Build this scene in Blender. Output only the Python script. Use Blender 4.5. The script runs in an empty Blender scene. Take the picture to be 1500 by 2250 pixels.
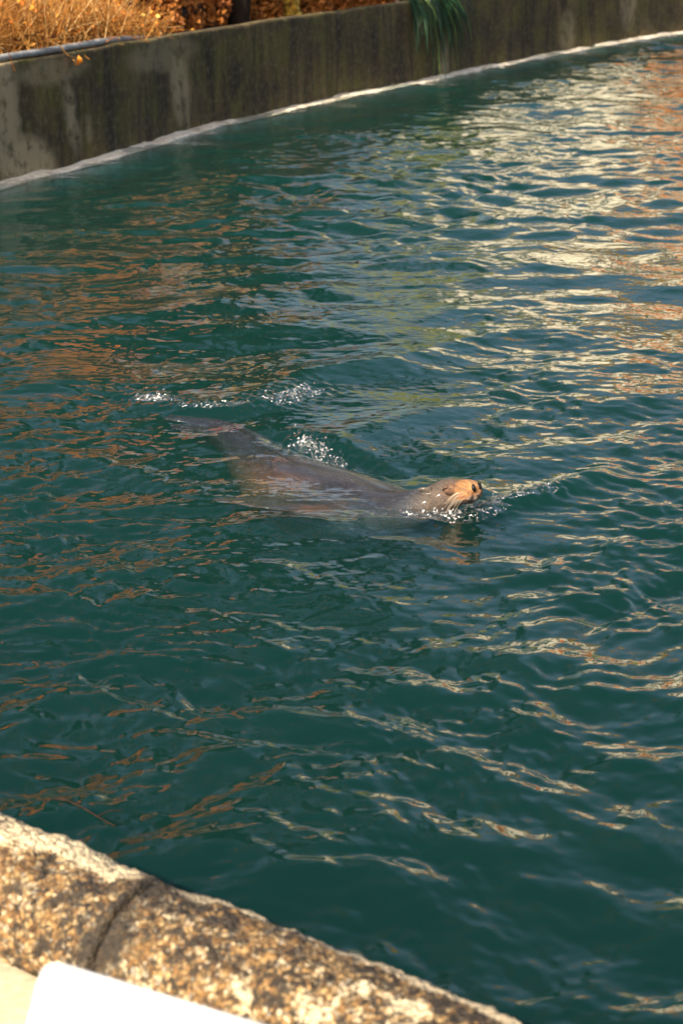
import bpy, bmesh, math, random
import numpy as np
from mathutils import Vector, Matrix

random.seed(7)
rng = np.random.default_rng(11)
scene = bpy.context.scene
COL = scene.collection
R = math.radians

# ------------------------------------------------------------------ camera
CAM_H = 2.6                       # metres above the water
F_PX = 4375.0                     # focal length in photo pixels (70 mm lens, 36 mm tall frame)
PITCH = math.atan(1396.0 / F_PX)  # horizon lies 1396 px above the picture centre
cp, sp = math.cos(PITCH), math.sin(PITCH)

cam_d = bpy.data.cameras.new('camera')
cam = bpy.data.objects.new('camera', cam_d)
COL.objects.link(cam)
cam.location = (0, 0, CAM_H)
cam.rotation_euler = (math.pi / 2 - PITCH, 0, 0)
cam_d.sensor_fit = 'VERTICAL'
cam_d.sensor_height = 36.0
cam_d.sensor_width = 24.0
cam_d.lens = 36.0 * F_PX / 2250.0
cam_d.clip_end = 2000
cam_d.dof.use_dof = True
cam_d.dof.focus_distance = 8.75
cam_d.dof.aperture_fstop = 4.2
scene.camera = cam

# ------------------------------------------------------------------ sky, sun, exposure
SUN_EL = 36.0
SUN_AZ = Vector((-0.50, -0.866))   # ground direction towards the sun: behind the camera, to the left
SUN_AZ.normalize()
world = bpy.data.worlds.new('World')
scene.world = world
world.use_nodes = True
wn = world.node_tree
bg = wn.nodes['Background']
sky = wn.nodes.new('ShaderNodeTexSky')
sky.sky_type = 'NISHITA'
sky.sun_disc = False
sky.sun_elevation = R(SUN_EL)
sky.sun_rotation = math.atan2(SUN_AZ.x, SUN_AZ.y)
sky.air_density = 1.0
sky.dust_density = 5.0
sky.ozone_density = 1.0
wn.links.new(sky.outputs[0], bg.inputs[0])
bg.inputs[1].default_value = 0.10

sun_d = bpy.data.lights.new('sun', 'SUN')
sun_d.energy = 5.0
sun_d.angle = R(0.5)
sun_d.color = (1.0, 0.87, 0.68)
sun = bpy.data.objects.new('sun', sun_d)
COL.objects.link(sun)
sv = Vector((SUN_AZ.x * math.cos(R(SUN_EL)), SUN_AZ.y * math.cos(R(SUN_EL)), math.sin(R(SUN_EL))))
sun.rotation_euler = sv.to_track_quat('Z', 'Y').to_euler()
sun.location = (-10, -15, 20)

vs = scene.view_settings
vs.view_transform = 'Standard'
vs.look = 'None'
vs.exposure = 1.02
vs.gamma = 1.0
cy = scene.cycles
cy.use_denoising = True
cy.use_adaptive_sampling = True
cy.adaptive_threshold = 0.025
cy.max_bounces = 5
cy.diffuse_bounces = 2
cy.glossy_bounces = 3
cy.transparent_max_bounces = 10
cy.volume_bounces = 0
cy.caustics_reflective = False
cy.caustics_refractive = False
cy.sample_clamp_indirect = 6.0


# ------------------------------------------------------------------ helpers
def P(px, py, z=0.0):
    """photo pixel -> the point on its line of sight that lies at height z (metres above water)"""
    a = (px - 750.0) / F_PX
    b = (py - 1125.0) / F_PX
    d = Vector((a, cp - sp * b, -sp - cp * b))
    t = (z - CAM_H) / d.z
    return Vector((d.x * t, d.y * t, z))


def hash01(i, j, k, seed):
    n = (i.astype(np.int64) * 374761393 + j.astype(np.int64) * 668265263 + k.astype(np.int64) * 2147483647 + seed * 974634777)
    n = (n ^ (n >> 13)) * 1274126177
    n = n ^ (n >> 16)
    return (n & 0xFFFFFF) / float(0xFFFFFF)


def vnoise(x, y, z, seed=0):
    xi, yi, zi = np.floor(x), np.floor(y), np.floor(z)
    fx, fy, fz = x - xi, y - yi, z - zi
    fx, fy, fz = [f * f * (3 - 2 * f) for f in (fx, fy, fz)]
    xi, yi, zi = [q.astype(np.int64) for q in (xi, yi, zi)]
    r = 0
    for dx in (0, 1):
        for dy in (0, 1):
            for dz in (0, 1):
                w = (fx if dx else 1 - fx) * (fy if dy else 1 - fy) * (fz if dz else 1 - fz)
                r = r + w * hash01(xi + dx, yi + dy, zi + dz, seed)
    return r * 2 - 1


def link(name, me, mat=None, parent=None):
    o = bpy.data.objects.new(name, me)
    COL.objects.link(o)
    if mat is not None:
        me.materials.append(mat)
    if parent is not None:
        o.parent = parent
    return o


def mesh_np(name, V, F, smooth=True):
    """V (n,3), F (m,4) or (m,3) arrays"""
    V = np.asarray(V, dtype=np.float32)
    F = np.asarray(F, dtype=np.int32)
    k = F.shape[1]
    me = bpy.data.meshes.new(name)
    me.vertices.add(len(V))
    me.vertices.foreach_set('co', V.ravel())
    me.loops.add(F.size)
    me.loops.foreach_set('vertex_index', F.ravel())
    me.polygons.add(len(F))
    me.polygons.foreach_set('loop_start', np.arange(len(F), dtype=np.int32) * k)
    me.polygons.foreach_set('use_smooth', np.full(len(F), smooth))
    me.update(calc_edges=True)
    me.validate()
    return me


def grid_faces(nr, nc, wrap=False):
    r = np.arange(nr - 1)[:, None]
    c = np.arange(nc if wrap else nc - 1)[None, :]
    c2 = (c + 1) % nc
    return np.stack([r * nc + c, r * nc + c2, (r + 1) * nc + c2, (r + 1) * nc + c], -1).reshape(-1, 4)


def set_uv(me, uv):
    lay = me.uv_layers.new(name='UVMap')
    idx = np.empty(len(me.loops), dtype=np.int32)
    me.loops.foreach_get('vertex_index', idx)
    lay.data.foreach_set('uv', np.asarray(uv, dtype=np.float32)[idx].ravel())


def set_attr(me, name, vals):
    a = me.attributes.new(name, 'FLOAT', 'POINT')
    a.data.foreach_set('value', np.asarray(vals, dtype=np.float32))


def set_col(me, name, vals):
    a = me.attributes.new(name, 'FLOAT_COLOR', 'POINT')
    v = np.ones((len(vals), 4), dtype=np.float32)
    v[:, :3] = vals
    a.data.foreach_set('color', v.ravel())


def thing(name, label, cat, loc=(0, 0, 0), group=None):
    o = bpy.data.objects.new(name, None)
    COL.objects.link(o)
    o.location = loc
    o.empty_display_size = 0.2
    tag(o, label, cat, group)
    return o


def tag(o, label=None, cat=None, group=None, kind=None):
    if label: o['label'] = label
    if cat: o['category'] = cat
    if group: o['group'] = group
    if kind: o['kind'] = kind
    return o


class Nodes:
    def __init__(self, name):
        self.m = bpy.data.materials.new(name)
        self.m.use_nodes = True
        self.t = self.m.node_tree
        self.b = self.t.nodes.get('Principled BSDF')
        self.out = self.t.nodes.get('Material Output')

    def n(self, kind, **kw):
        nd = self.t.nodes.new(kind)
        for k, v in kw.items():
            setattr(nd, k, v)
        return nd

    def l(self, a, b):
        self.t.links.new(a, b)

    def coord(self, which='Object', scale=(1, 1, 1)):
        tc = self.n('ShaderNodeTexCoord')
        mp = self.n('ShaderNodeMapping')
        mp.inputs['Scale'].default_value = scale
        self.l(tc.outputs[which], mp.inputs[0])
        return mp.outputs[0]

    def noise(self, vec, scale, detail=4, rough=0.55, dist=0.0):
        nd = self.n('ShaderNodeTexNoise')
        nd.inputs['Scale'].default_value = scale
        nd.inputs['Detail'].default_value = detail
        nd.inputs['Roughness'].default_value = rough
        nd.inputs['Distortion'].default_value = dist
        if vec is not None: self.l(vec, nd.inputs['Vector'])
        return nd.outputs['Fac']

    def ramp(self, fac, stops, interp='LINEAR'):
        nd = self.n('ShaderNodeValToRGB')
        nd.color_ramp.interpolation = interp
        e = nd.color_ramp.elements
        while len(e) < len(stops): e.new(0.5)
        for el, (p, c) in zip(e, stops):
            el.position = p
            el.color = (c[0], c[1], c[2], 1) if hasattr(c, '__len__') else (c, c, c, 1)
        self.l(fac, nd.inputs[0])
        return nd.outputs[0]

    def mix(self, fac, a, b, mode='MIX'):
        nd = self.n('ShaderNodeMix', data_type='RGBA', blend_type=mode)
        for sock, v in ((nd.inputs[0], fac), (nd.inputs[6], a), (nd.inputs[7], b)):
            if hasattr(v, 'is_linked'): self.l(v, sock)
            elif hasattr(v, '__len__'): sock.default_value = (v[0], v[1], v[2], 1)
            else: sock.default_value = v
        return nd.outputs[2]

    def math(self, op, a, b=0.0, clamp=False):
        nd = self.n('ShaderNodeMath', operation=op, use_clamp=clamp)
        for sock, v in ((nd.inputs[0], a), (nd.inputs[1], b)):
            if hasattr(v, 'is_linked'): self.l(v, sock)
            else: sock.default_value = v
        return nd.outputs[0]

    def bump(self, h, strength=0.5, dist=0.01, normal=None):
        nd = self.n('ShaderNodeBump')
        nd.inputs['Strength'].default_value = strength
        nd.inputs['Distance'].default_value = dist
        self.l(h, nd.inputs['Height'])
        if normal is not None: self.l(normal, nd.inputs['Normal'])
        return nd.outputs[0]

    def set(self, **kw):
        for k, v in kw.items():
            s = self.b.inputs[k.replace('_', ' ')]
            if hasattr(v, 'is_linked'): self.l(v, s)
            elif hasattr(v, '__len__'): s.default_value = (v[0], v[1], v[2], 1)
            else: s.default_value = v
        return self


# ------------------------------------------------------------------ materials
def mat_water():
    N = Nodes('pool water')
    N.t.nodes.remove(N.b)
    vec = N.coord('Object', (1, 1, 1))
    f1 = N.noise(vec, 13.0, 1.0, 0.5, 0.0)
    nrm = N.bump(f1, 0.5, 0.010)
    # reflectance of water by angle, the same from above and from below (the surface does not bend rays)
    geo = N.n('ShaderNodeNewGeometry')
    dt = N.n('ShaderNodeVectorMath', operation='DOT_PRODUCT')
    N.l(geo.outputs['Incoming'], dt.inputs[0]); N.l(nrm, dt.inputs[1])
    c = N.math('ABSOLUTE', dt.outputs['Value'])
    f5 = N.math('POWER', N.math('SUBTRACT', 1.0, c, True), 5.0)
    fr = N.n('ShaderNodeMath', operation='MULTIPLY_ADD')
    N.l(f5, fr.inputs[0]); fr.inputs[1].default_value = 0.975; fr.inputs[2].default_value = 0.025
    gl = N.n('ShaderNodeBsdfGlossy')
    gl.inputs['Roughness'].default_value = 0.0
    gl.inputs['Color'].default_value = (1, 1, 1, 1)
    N.l(nrm, gl.inputs['Normal'])
    tr = N.n('ShaderNodeBsdfTransparent')
    mx = N.n('ShaderNodeMixShader')
    N.l(fr.outputs[0], mx.inputs[0]); N.l(tr.outputs[0], mx.inputs[1]); N.l(gl.outputs[0], mx.inputs[2])
    N.l(mx.outputs[0], N.out.inputs['Surface'])
    vs_ = N.n('ShaderNodeVolumeScatter')
    vs_.inputs['Color'].default_value = (0.020, 0.104, 0.086, 1)
    vs_.inputs['Density'].default_value = 1.0
    va = N.n('ShaderNodeVolumeAbsorption')
    va.inputs['Color'].default_value = (0.05, 0.42, 0.41, 1)
    va.inputs['Density'].default_value = 2.0
    ad = N.n('ShaderNodeAddShader')
    N.l(vs_.outputs[0], ad.inputs[0]); N.l(va.outputs[0], ad.inputs[1])
    N.l(ad.outputs[0], N.out.inputs['Volume'])
    return N.m


def mat_wall():
    N = Nodes('stained concrete')
    uv = N.coord('UV', (1, 1, 1))
    st = N.n('ShaderNodeMapping'); st.inputs['Scale'].default_value = (2.0, 0.22, 1)
    N.l(uv, st.inputs[0])
    st2 = N.n('ShaderNodeMapping'); st2.inputs['Scale'].default_value = (4.0, 0.55, 1)
    N.l(uv, st2.inputs[0])
    a = N.noise(st.outputs[0], 1.0, 5, 0.6, 0.3)
    b = N.noise(st2.outputs[0], 1.0, 6, 0.7, 0.5)
    c = N.noise(uv, 2.2, 5, 0.65)
    d = N.noise(uv, 14.0, 4, 0.65)
    base = N.ramp(a, [(0.30, (0.016, 0.010, 0.004)), (0.45, (0.072, 0.048, 0.019)), (0.56, (0.125, 0.085, 0.038)), (0.72, (0.25, 0.18, 0.105))])
    base = N.mix(N.ramp(c, [(0.42, 0.0), (0.58, 0.85)]), base, (0.088, 0.076, 0.016))
    base = N.mix(N.ramp(N.noise(uv, 1.1, 6, 0.7), [(0.40, 0.75), (0.55, 0.0)]), base, (0.028, 0.020, 0.010))
    base = N.mix(N.ramp(b, [(0.47, 0.0), (0.64, 0.9)]), base, (0.012, 0.008, 0.004))
    base = N.mix(N.ramp(d, [(0.50, 0.0), (0.72, 0.40)]), base, (0.22, 0.19, 0.14))
    # bare grey flakes where the growth has come away
    pt = N.n('ShaderNodeAttribute', attribute_name='bare')
    pf = N.math('MULTIPLY', pt.outputs['Fac'], N.ramp(N.noise(uv, 5.5, 5, 0.6), [(0.36, 0.25), (0.5, 1.0)]))
    base = N.mix(pf, base, (0.33, 0.26, 0.185))
    base = N.mix(1.0, base, (1.18, 1.15, 0.92), 'MULTIPLY')
    N.set(Base_Color=base, Roughness=0.9)
    N.set(Normal=N.bump(N.math('ADD', d, a), 0.5, 0.02))
    return N.m


def mat_ledge():
    N = Nodes('pale limed ledge')
    v = N.coord('Object')
    a = N.noise(v, 3.0, 6, 0.65)
    b = N.noise(v, 22.0, 4, 0.6)
    c = N.ramp(a, [(0.32, (0.30, 0.24, 0.16)), (0.42, (0.68, 0.59, 0.44)), (0.60, (0.88, 0.80, 0.66))])
    c = N.mix(N.ramp(b, [(0.56, 0.0), (0.7, 0.7)]), c, (0.16, 0.12, 0.08))
    N.set(Base_Color=c, Roughness=0.8, Normal=N.bump(b, 0.6, 0.02))
    return N.m


def mat_coping():
    N = Nodes('lichened pebble concrete')
    v = N.coord('Object')
    wob = N.n('ShaderNodeMix', data_type='RGBA', blend_type='LINEAR_LIGHT')
    wob.inputs[0].default_value = 0.012
    nz = N.n('ShaderNodeTexNoise'); nz.inputs['Scale'].default_value = 30
    N.l(v, nz.inputs['Vector']); N.l(v, wob.inputs[6]); N.l(nz.outputs['Color'], wob.inputs[7])
    vo = N.n('ShaderNodeTexVoronoi'); vo.inputs['Scale'].default_value = 88
    N.l(wob.outputs[2], vo.inputs['Vector'])
    sep = N.n('ShaderNodeSeparateColor'); N.l(vo.outputs['Color'], sep.inputs[0])
    peb = N.ramp(sep.outputs[0], [(0.0, (0.07, 0.035, 0.012)), (0.2, (0.26, 0.14, 0.045)), (0.5, (0.40, 0.25, 0.10)), (0.75, (0.52, 0.38, 0.20)), (0.92, (0.66, 0.58, 0.44)), (1.0, (0.24, 0.25, 0.25))])
    gap = N.ramp(vo.outputs['Distance'], [(0.42, 0.0), (0.72, 1.0)])
    col = N.mix(N.math('MULTIPLY', gap, 0.75), peb, (0.07, 0.045, 0.02))
    big = N.noise(v, 5.0, 6, 0.62)
    mid = N.noise(v, 38.0, 5, 0.65)
    fine = N.noise(v, 85.0, 4, 0.65)
    # black lichen crust in speckled drifts
    da = N.n('ShaderNodeAttribute', attribute_name='drift')
    mid2 = N.math('ADD', mid, N.math('MULTIPLY', da.outputs['Fac'], 0.06))
    dk = N.math('MULTIPLY', N.ramp(mid2, [(0.47, 0.0), (0.53, 1.0)]), N.ramp(big, [(0.42, 0.10), (0.50, 1.0)]))
    col = N.mix(N.math('MULTIPLY', dk, 0.93), col, (0.018, 0.014, 0.010))
    dk2 = N.ramp(fine, [(0.56, 0.0), (0.62, 0.85)])
    col = N.mix(N.math('MULTIPLY', dk2, 0.8), col, (0.03, 0.022, 0.014))
    # white lime skin, thick on the water-side shoulder
    at = N.n('ShaderNodeAttribute', attribute_name='skin')
    sk = N.math('ADD', N.math('MULTIPLY', at.outputs['Fac'], 0.30), N.noise(v, 6.0, 6, 0.75))
    skf = N.ramp(sk, [(0.56, 0.0), (0.61, 1.0)])
    skf = N.math('MULTIPLY', skf, N.ramp(mid, [(0.57, 1.0), (0.62, 0.15)]))
    col = N.mix(skf, col, (0.72, 0.62, 0.45))
    jt = N.n('ShaderNodeAttribute', attribute_name='joint')
    col = N.mix(N.math('MULTIPLY', jt.outputs['Fac'], N.ramp(mid, [(0.40, 1.0), (0.66, 0.55)])), col, (0.022, 0.018, 0.013))
    col = N.mix(1.0, col, (0.80, 0.74, 0.64), 'MULTIPLY')
    N.set(Base_Color=col, Roughness=0.75)
    h = N.math('ADD', N.math('MULTIPLY', vo.outputs['Distance'], -0.8), mid)
    N.set(Normal=N.bump(h, 0.9, 0.012))
    return N.m


def mat_noise(name, stops, scale=6.0, rough=0.85, detail=5, bump=0.4, bd=0.01, spec=0.5, which='Object', sc=(1, 1, 1)):
    N = Nodes(name)
    v = N.coord(which, sc)
    a = N.noise(v, scale, detail, 0.62)
    N.set(Base_Color=N.ramp(a, stops), Roughness=rough, Normal=N.bump(a, bump, bd))
    N.b.inputs['Specular IOR Level'].default_value = spec
    return N.m


def mat_leaf(name, stops, rough=0.6, trans=0.3):
    """every leaf takes its own shade of the ramp from a value stored on it"""
    N = Nodes(name)
    at = N.n('ShaderNodeAttribute', attribute_name='shade')
    c = N.ramp(at.outputs['Fac'], stops)
    N.set(Base_Color=c, Roughness=rough)
    N.b.inputs['Specular IOR Level'].default_value = 0.25
    tl = N.n('ShaderNodeBsdfTranslucent'); N.l(c, tl.inputs[0])
    mx = N.n('ShaderNodeMixShader'); mx.inputs[0].default_value = trans
    N.l(N.b.outputs[0], mx.inputs[1]); N.l(tl.outputs[0], mx.inputs[2])
    N.l(mx.outputs[0], N.out.inputs['Surface'])
    return N.m


def mat_fur():
    N = Nodes('wet sea lion fur')
    col = N.n('ShaderNodeAttribute', attribute_name='fur')
    dry = N.n('ShaderNodeAttribute', attribute_name='dry')
    st = N.n('ShaderNodeAttribute', attribute_name='strand')   # runs along the body
    # streaks of clumped wet hair lying along the body
    cmb = N.n('ShaderNodeMapping'); cmb.inputs['Scale'].default_value = (9, 95, 95)
    N.l(st.outputs['Vector'], cmb.inputs[0])
    a = N.noise(cmb.outputs[0], 1.0, 4, 0.65, 0.4)
    cm2 = N.n('ShaderNodeMapping'); cm2.inputs['Scale'].default_value = (34, 95, 95)
    N.l(st.outputs['Vector'], cm2.inputs[0])
    b = N.noise(cm2.outputs[0], 1.0, 5, 0.7, 0.6)
    c = N.mix(N.ramp(a, [(0.35, 0.55), (0.62, 0.0)]), col.outputs['Color'], (0.02, 0.016, 0.014))
    c = N.mix(N.ramp(b, [(0.54, 0.0), (0.70, 0.6)]), c, (0.105, 0.112, 0.125))  # pale flecks paint wet sparkle into the fur colour
    rough = N.mix(dry.outputs['Fac'], (0.2, 0.2, 0.2), (0.6, 0.6, 0.6))
    N.set(Base_Color=c, Roughness=rough)
    N.b.inputs['Specular IOR Level'].default_value = 0.6
    N.set(Coat_Weight=N.math('MULTIPLY', N.math('SUBTRACT', 1.0, dry.outputs['Fac'], True), 0.6))
    N.b.inputs['Coat Roughness'].default_value = 0.12
    N.set(Normal=N.bump(N.math('ADD', a, b), 1.0, 0.011))
    return N.m


M = {}
M['water'] = mat_water()
M['wall'] = mat_wall()
M['ledge'] = mat_ledge()
M['coping'] = mat_coping()
M['fur'] = mat_fur()
M['pool_bed'] = mat_noise('algae covered pool bed', [(0.3, (0.02, 0.06, 0.05)), (0.7, (0.06, 0.13, 0.10))], 1.5)
M['paving'] = mat_noise('beige paving', [(0.3, (0.42, 0.33, 0.22)), (0.7, (0.60, 0.49, 0.34))], 25.0, 0.85)
M['soil'] = mat_noise('leaf littered soil', [(0.3, (0.012, 0.007, 0.004)), (0.5, (0.05, 0.022, 0.008)), (0.64, (0.16, 0.07, 0.02)), (0.75, (0.05, 0.025, 0.01))], 7.0, 0.95, 6, 0.8, 0.05)
M['panel'] = mat_noise('white enamel panel', [(0.3, (0.70, 0.75, 0.82)), (0.7, (0.80, 0.83, 0.87))], 2.0, 0.35, 3, 0.05, 0.002)
M['print'] = mat_noise('pale blue print', [(0.38, (0.30, 0.40, 0.56)), (0.62, (0.72, 0.77, 0.82))], 7.0, 0.4, 3, 0.0, 0.001)
M['steel'] = mat_noise('grey painted steel', [(0.3, (0.20, 0.21, 0.22)), (0.7, (0.28, 0.29, 0.30))], 20.0, 0.45)
M['pipe'] = mat_noise('grey plastic pipe', [(0.35, (0.22, 0.22, 0.21)), (0.65, (0.44, 0.43, 0.41))], 6.0, 0.45)  # grey lowered so the colour carries the shade on the pipe
M['bark_dark'] = mat_noise('dark bark', [(0.3, (0.010, 0.007, 0.005)), (0.7, (0.035, 0.024, 0.016))], 5.0, 0.9, 6, 0.8, 0.03, 0.2, 'Object', (6, 6, 1))  # near-black brown, stretched along the trunk
M['bark'] = mat_noise('grey brown bark', [(0.3, (0.035, 0.026, 0.018)), (0.7, (0.12, 0.095, 0.07))], 5.0, 0.9, 6, 0.8, 0.03, 0.3, 'Object', (6, 6, 1))
M['stone'] = mat_noise('cream limestone', [(0.3, (0.68, 0.64, 0.47)), (0.7, (0.82, 0.79, 0.64))], 3.0, 0.8)
M['glass'] = mat_noise('dark window glass', [(0.3, (0.02, 0.025, 0.03)), (0.7, (0.05, 0.06, 0.07))], 1.0, 0.1)
M['roof'] = mat_noise('brown slate', [(0.3, (0.07, 0.045, 0.03)), (0.7, (0.13, 0.08, 0.05))], 6.0, 0.7)
M['twig'] = mat_leaf('dry straw stems', [(0.0, (0.12, 0.04, 0.01)), (0.4, (0.36, 0.14, 0.025)), (0.75, (0.52, 0.25, 0.06)), (1.0, (0.70, 0.48, 0.22))], 0.7, 0.2)
M['leaf_orange'] = mat_leaf('orange autumn leaves', [(0.0, (0.40, 0.08, 0.012)), (0.4, (0.78, 0.22, 0.025)), (0.75, (0.86, 0.34, 0.05)), (1.0, (0.85, 0.56, 0.14))], 0.6, 0.12)
M['leaf_rust'] = mat_leaf('rusty autumn leaves', [(0.0, (0.07, 0.02, 0.008)), (0.35, (0.28, 0.09, 0.02)), (0.7, (0.52, 0.21, 0.045)), (1.0, (0.72, 0.42, 0.14))])
M['leaf_gold'] = mat_leaf('golden autumn leaves', [(0.0, (0.45, 0.22, 0.03)), (0.5, (0.72, 0.45, 0.07)), (1.0, (0.82, 0.68, 0.22))])
M['leaf_lime'] = mat_leaf('yellow green leaves', [(0.0, (0.20, 0.22, 0.03)), (0.5, (0.42, 0.42, 0.07)), (1.0, (0.62, 0.58, 0.16))])
M['leaf_green'] = mat_leaf('evergreen leaves', [(0.0, (0.006, 0.016, 0.008)), (0.6, (0.022, 0.050, 0.020)), (1.0, (0.06, 0.10, 0.035))], 0.5, 0.15)
M['leaf_strap'] = mat_leaf('glossy strap leaves', [(0.0, (0.006, 0.025, 0.014)), (0.6, (0.02, 0.07, 0.03)), (0.85, (0.06, 0.14, 0.035)), (1.0, (0.30, 0.42, 0.10))], 0.35, 0.25)
M['nose'] = mat_noise('wet black skin', [(0.3, (0.006, 0.005, 0.005)), (0.7, (0.016, 0.013, 0.012))], 60.0, 0.25)
M['whisker'] = mat_noise('cream whisker', [(0.3, (0.50, 0.40, 0.28)), (0.7, (0.70, 0.60, 0.46))], 10.0, 0.4)


def mat_splash():
    """clear torn water that mirrors the light, white with bubbles in places"""
    N = Nodes('broken water')
    v = N.coord('Object')
    nrm = N.bump(N.noise(v, 120.0, 2, 0.5), 0.6, 0.004)
    geo = N.n('ShaderNodeNewGeometry')
    dt = N.n('ShaderNodeVectorMath', operation='DOT_PRODUCT')
    N.l(geo.outputs['Incoming'], dt.inputs[0]); N.l(nrm, dt.inputs[1])
    f5 = N.math('POWER', N.math('SUBTRACT', 1.0, N.math('ABSOLUTE', dt.outputs['Value']), True), 4.0)
    fr = N.n('ShaderNodeMath', operation='MULTIPLY_ADD')
    N.l(f5, fr.inputs[0]); fr.inputs[1].default_value = 0.94; fr.inputs[2].default_value = 0.06
    gl = N.n('ShaderNodeBsdfGlossy'); gl.inputs['Roughness'].default_value = 0.04
    N.l(nrm, gl.inputs['Normal'])
    tr = N.n('ShaderNodeBsdfTransparent')
    mx = N.n('ShaderNodeMixShader')
    N.l(fr.outputs[0], mx.inputs[0]); N.l(tr.outputs[0], mx.inputs[1]); N.l(gl.outputs[0], mx.inputs[2])
    foam = N.math('MULTIPLY', N.ramp(N.noise(v, 75.0, 3, 0.6), [(0.56, 0.0), (0.64, 0.85)]), N.ramp(N.noise(v, 14.0, 2, 0.5), [(0.42, 0.1), (0.6, 1.0)]))
    N.set(Base_Color=(0.86, 0.88, 0.88), Roughness=0.2)
    m2 = N.n('ShaderNodeMixShader')
    N.l(foam, m2.inputs[0]); N.l(mx.outputs[0], m2.inputs[1]); N.l(N.b.outputs[0], m2.inputs[2])
    N.l(m2.outputs[0], N.out.inputs['Surface'])
    return N.m


M['splash'] = mat_splash()

# ------------------------------------------------------------------ outline of the pool (from the waterline seen in the photo)
def smooth_line(pts, n):
    pts = np.array([[p[0], p[1]] for p in pts])
    d = np.r_[0, np.cumsum(np.linalg.norm(np.diff(pts, axis=0), axis=1))]
    t = np.linspace(0, d[-1], n)
    # cubic hermite through the points
    m = np.gradient(pts, d, axis=0)
    i = np.clip(np.searchsorted(d, t, side='right') - 1, 0, len(d) - 2)
    h = (d[i + 1] - d[i])
    u = (t - d[i]) / h
    h00 = 2 * u**3 - 3 * u**2 + 1; h10 = u**3 - 2 * u**2 + u; h01 = -2 * u**3 + 3 * u**2; h11 = u**3 - u**2
    return h00[:, None] * pts[i] + (h10 * h)[:, None] * m[i] + h01[:, None] * pts[i + 1] + (h11 * h)[:, None] * m[i + 1]


def resample(line, step):
    d = np.r_[0, np.cumsum(np.linalg.norm(np.diff(line, axis=0), axis=1))]
    n = max(2, int(d[-1] / step) + 1)
    t = np.linspace(0, d[-1], n)
    return np.stack([np.interp(t, d, line[:, 0]), np.interp(t, d, line[:, 1])], 1), t


def normals2(line):
    tg = np.gradient(line, axis=0)
    tg /= np.linalg.norm(tg, axis=1)[:, None]
    return tg, np.stack([-tg[:, 1], tg[:, 0]], 1)      # left-hand normal


wall_px = [(0, 405), (230, 345), (430, 285), (640, 236), (840, 193), (970, 167), (1270, 108), (1500, 70)]
wp = [P(x, y, 0.0) for x, y in wall_px]
d0 = (wp[0] - wp[2]).normalized(); d1 = (wp[-1] - wp[-2]).normalized()
left_ext = [wp[0] + d0 * 9 + Vector((-0.6, 0, 0)), wp[0] + d0 * 4]
right_ext = [wp[-1] + d1 * 6 + Vector((1.5, 0, 0)), wp[-1] + d1 * 11 + Vector((7, -1, 0)), wp[-1] + d1 * 13 + Vector((18, -4, 0))]
wall_line = smooth_line(left_ext + wp + right_ext, 400)
wall_line, wall_s = resample(wall_line, 0.09)
wall_t, wall_n = normals2(wall_line)                    # left normal points away from the water
i0 = int(np.argmin(np.linalg.norm(wall_line - np.array(wp[0][:2]), axis=1)))
S0 = wall_s[i0]                                         # arc length where the wall enters the picture
WALL_H = 1.02


def wall_point(px, back=0.0, z=0.0):
    """point on the wall line seen in photo column px, moved back from its face"""
    k = int(np.argmin(np.abs(wall_line[:, 0] / (cp * wall_line[:, 1] + sp * (CAM_H - WALL_H)) * F_PX + 750 - px) + (wall_line[:, 1] < 10) * 1e6))
    q = wall_line[k] + wall_n[k] * back
    return Vector((q[0], q[1], z)), wall_t[k], wall_n[k]


def sweep(name, line, nrm, prof, disp=None):
    """prof: list of (offset along the normal, z); one ring of profile points for each station"""
    prof = np.array(prof)
    n, m = len(line), len(prof)
    V = np.zeros((n, m, 3))
    V[:, :, :2] = line[:, None, :] + nrm[:, None, :] * prof[None, :, 0, None]
    V[:, :, 2] = prof[None, :, 1]
    if disp is not None: disp(V)
    return V.reshape(-1, 3), grid_faces(n, m)[:, ::-1]


# ------------------------------------------------------------------ far pool wall
far_wall = thing('pool_wall', 'stained concrete retaining wall with dark vertical streaks along the far side of the pool', 'wall', (wp[0].x, wp[0].y, 0))
FW = np.array(far_wall.location)


def rel(V, o):
    return np.asarray(V) - np.array(o)


zz = np.linspace(-0.3, WALL_H, 40)
prof = [(0.0 + 0.03 * max(z, 0), z) for z in zz] + [(0.042, WALL_H + 0.012), (0.09, WALL_H + 0.015), (0.15, WALL_H + 0.012), (0.18, WALL_H - 0.03), (0.18, 0.5)]


def wall_disp(V):
    n = vnoise(V[:, :, 0] * 3, V[:, :, 1] * 3, V[:, :, 2] * 3, 3) * 0.012 + vnoise(V[:, :, 0] * 14, V[:, :, 1] * 14, V[:, :, 2] * 9, 4) * 0.004
    V[:, :, 0] += n * wall_n[:, None, 0]; V[:, :, 1] += n * wall_n[:, None, 1]
    V[:, 38:43, 2] += (vnoise(V[:, 38:43, 0] * 1.5, V[:, 38:43, 1] * 1.5, V[:, 38:43, 2] * 0, 6) * 0.018)


V, F = sweep('face', wall_line, wall_n, prof, wall_disp)
me = mesh_np('face', rel(V, FW), F)
u = np.repeat(wall_s - S0, len(prof)); vz = V[:, 2]
set_uv(me, np.stack([u, vz], 1))
bare = np.zeros(len(V))


def patch(u0, z0, ru, rz, amp=1.0, sk=0.0):
    uu = (u - u0 - sk * (vz - z0)) / ru
    w = (vz - z0) / rz
    return amp * np.clip(1.6 - 1.6 * (uu**2 + w**2), 0, 1)


# pale patches: where the dark growth has flaked off, as in the photograph (columns given in photo pixels)
def col_u(px):
    q, _, _ = wall_point(px)
    k = int(np.argmin(np.linalg.norm(wall_line - np.array(q[:2]), axis=1)))
    return wall_s[k] - S0


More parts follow.
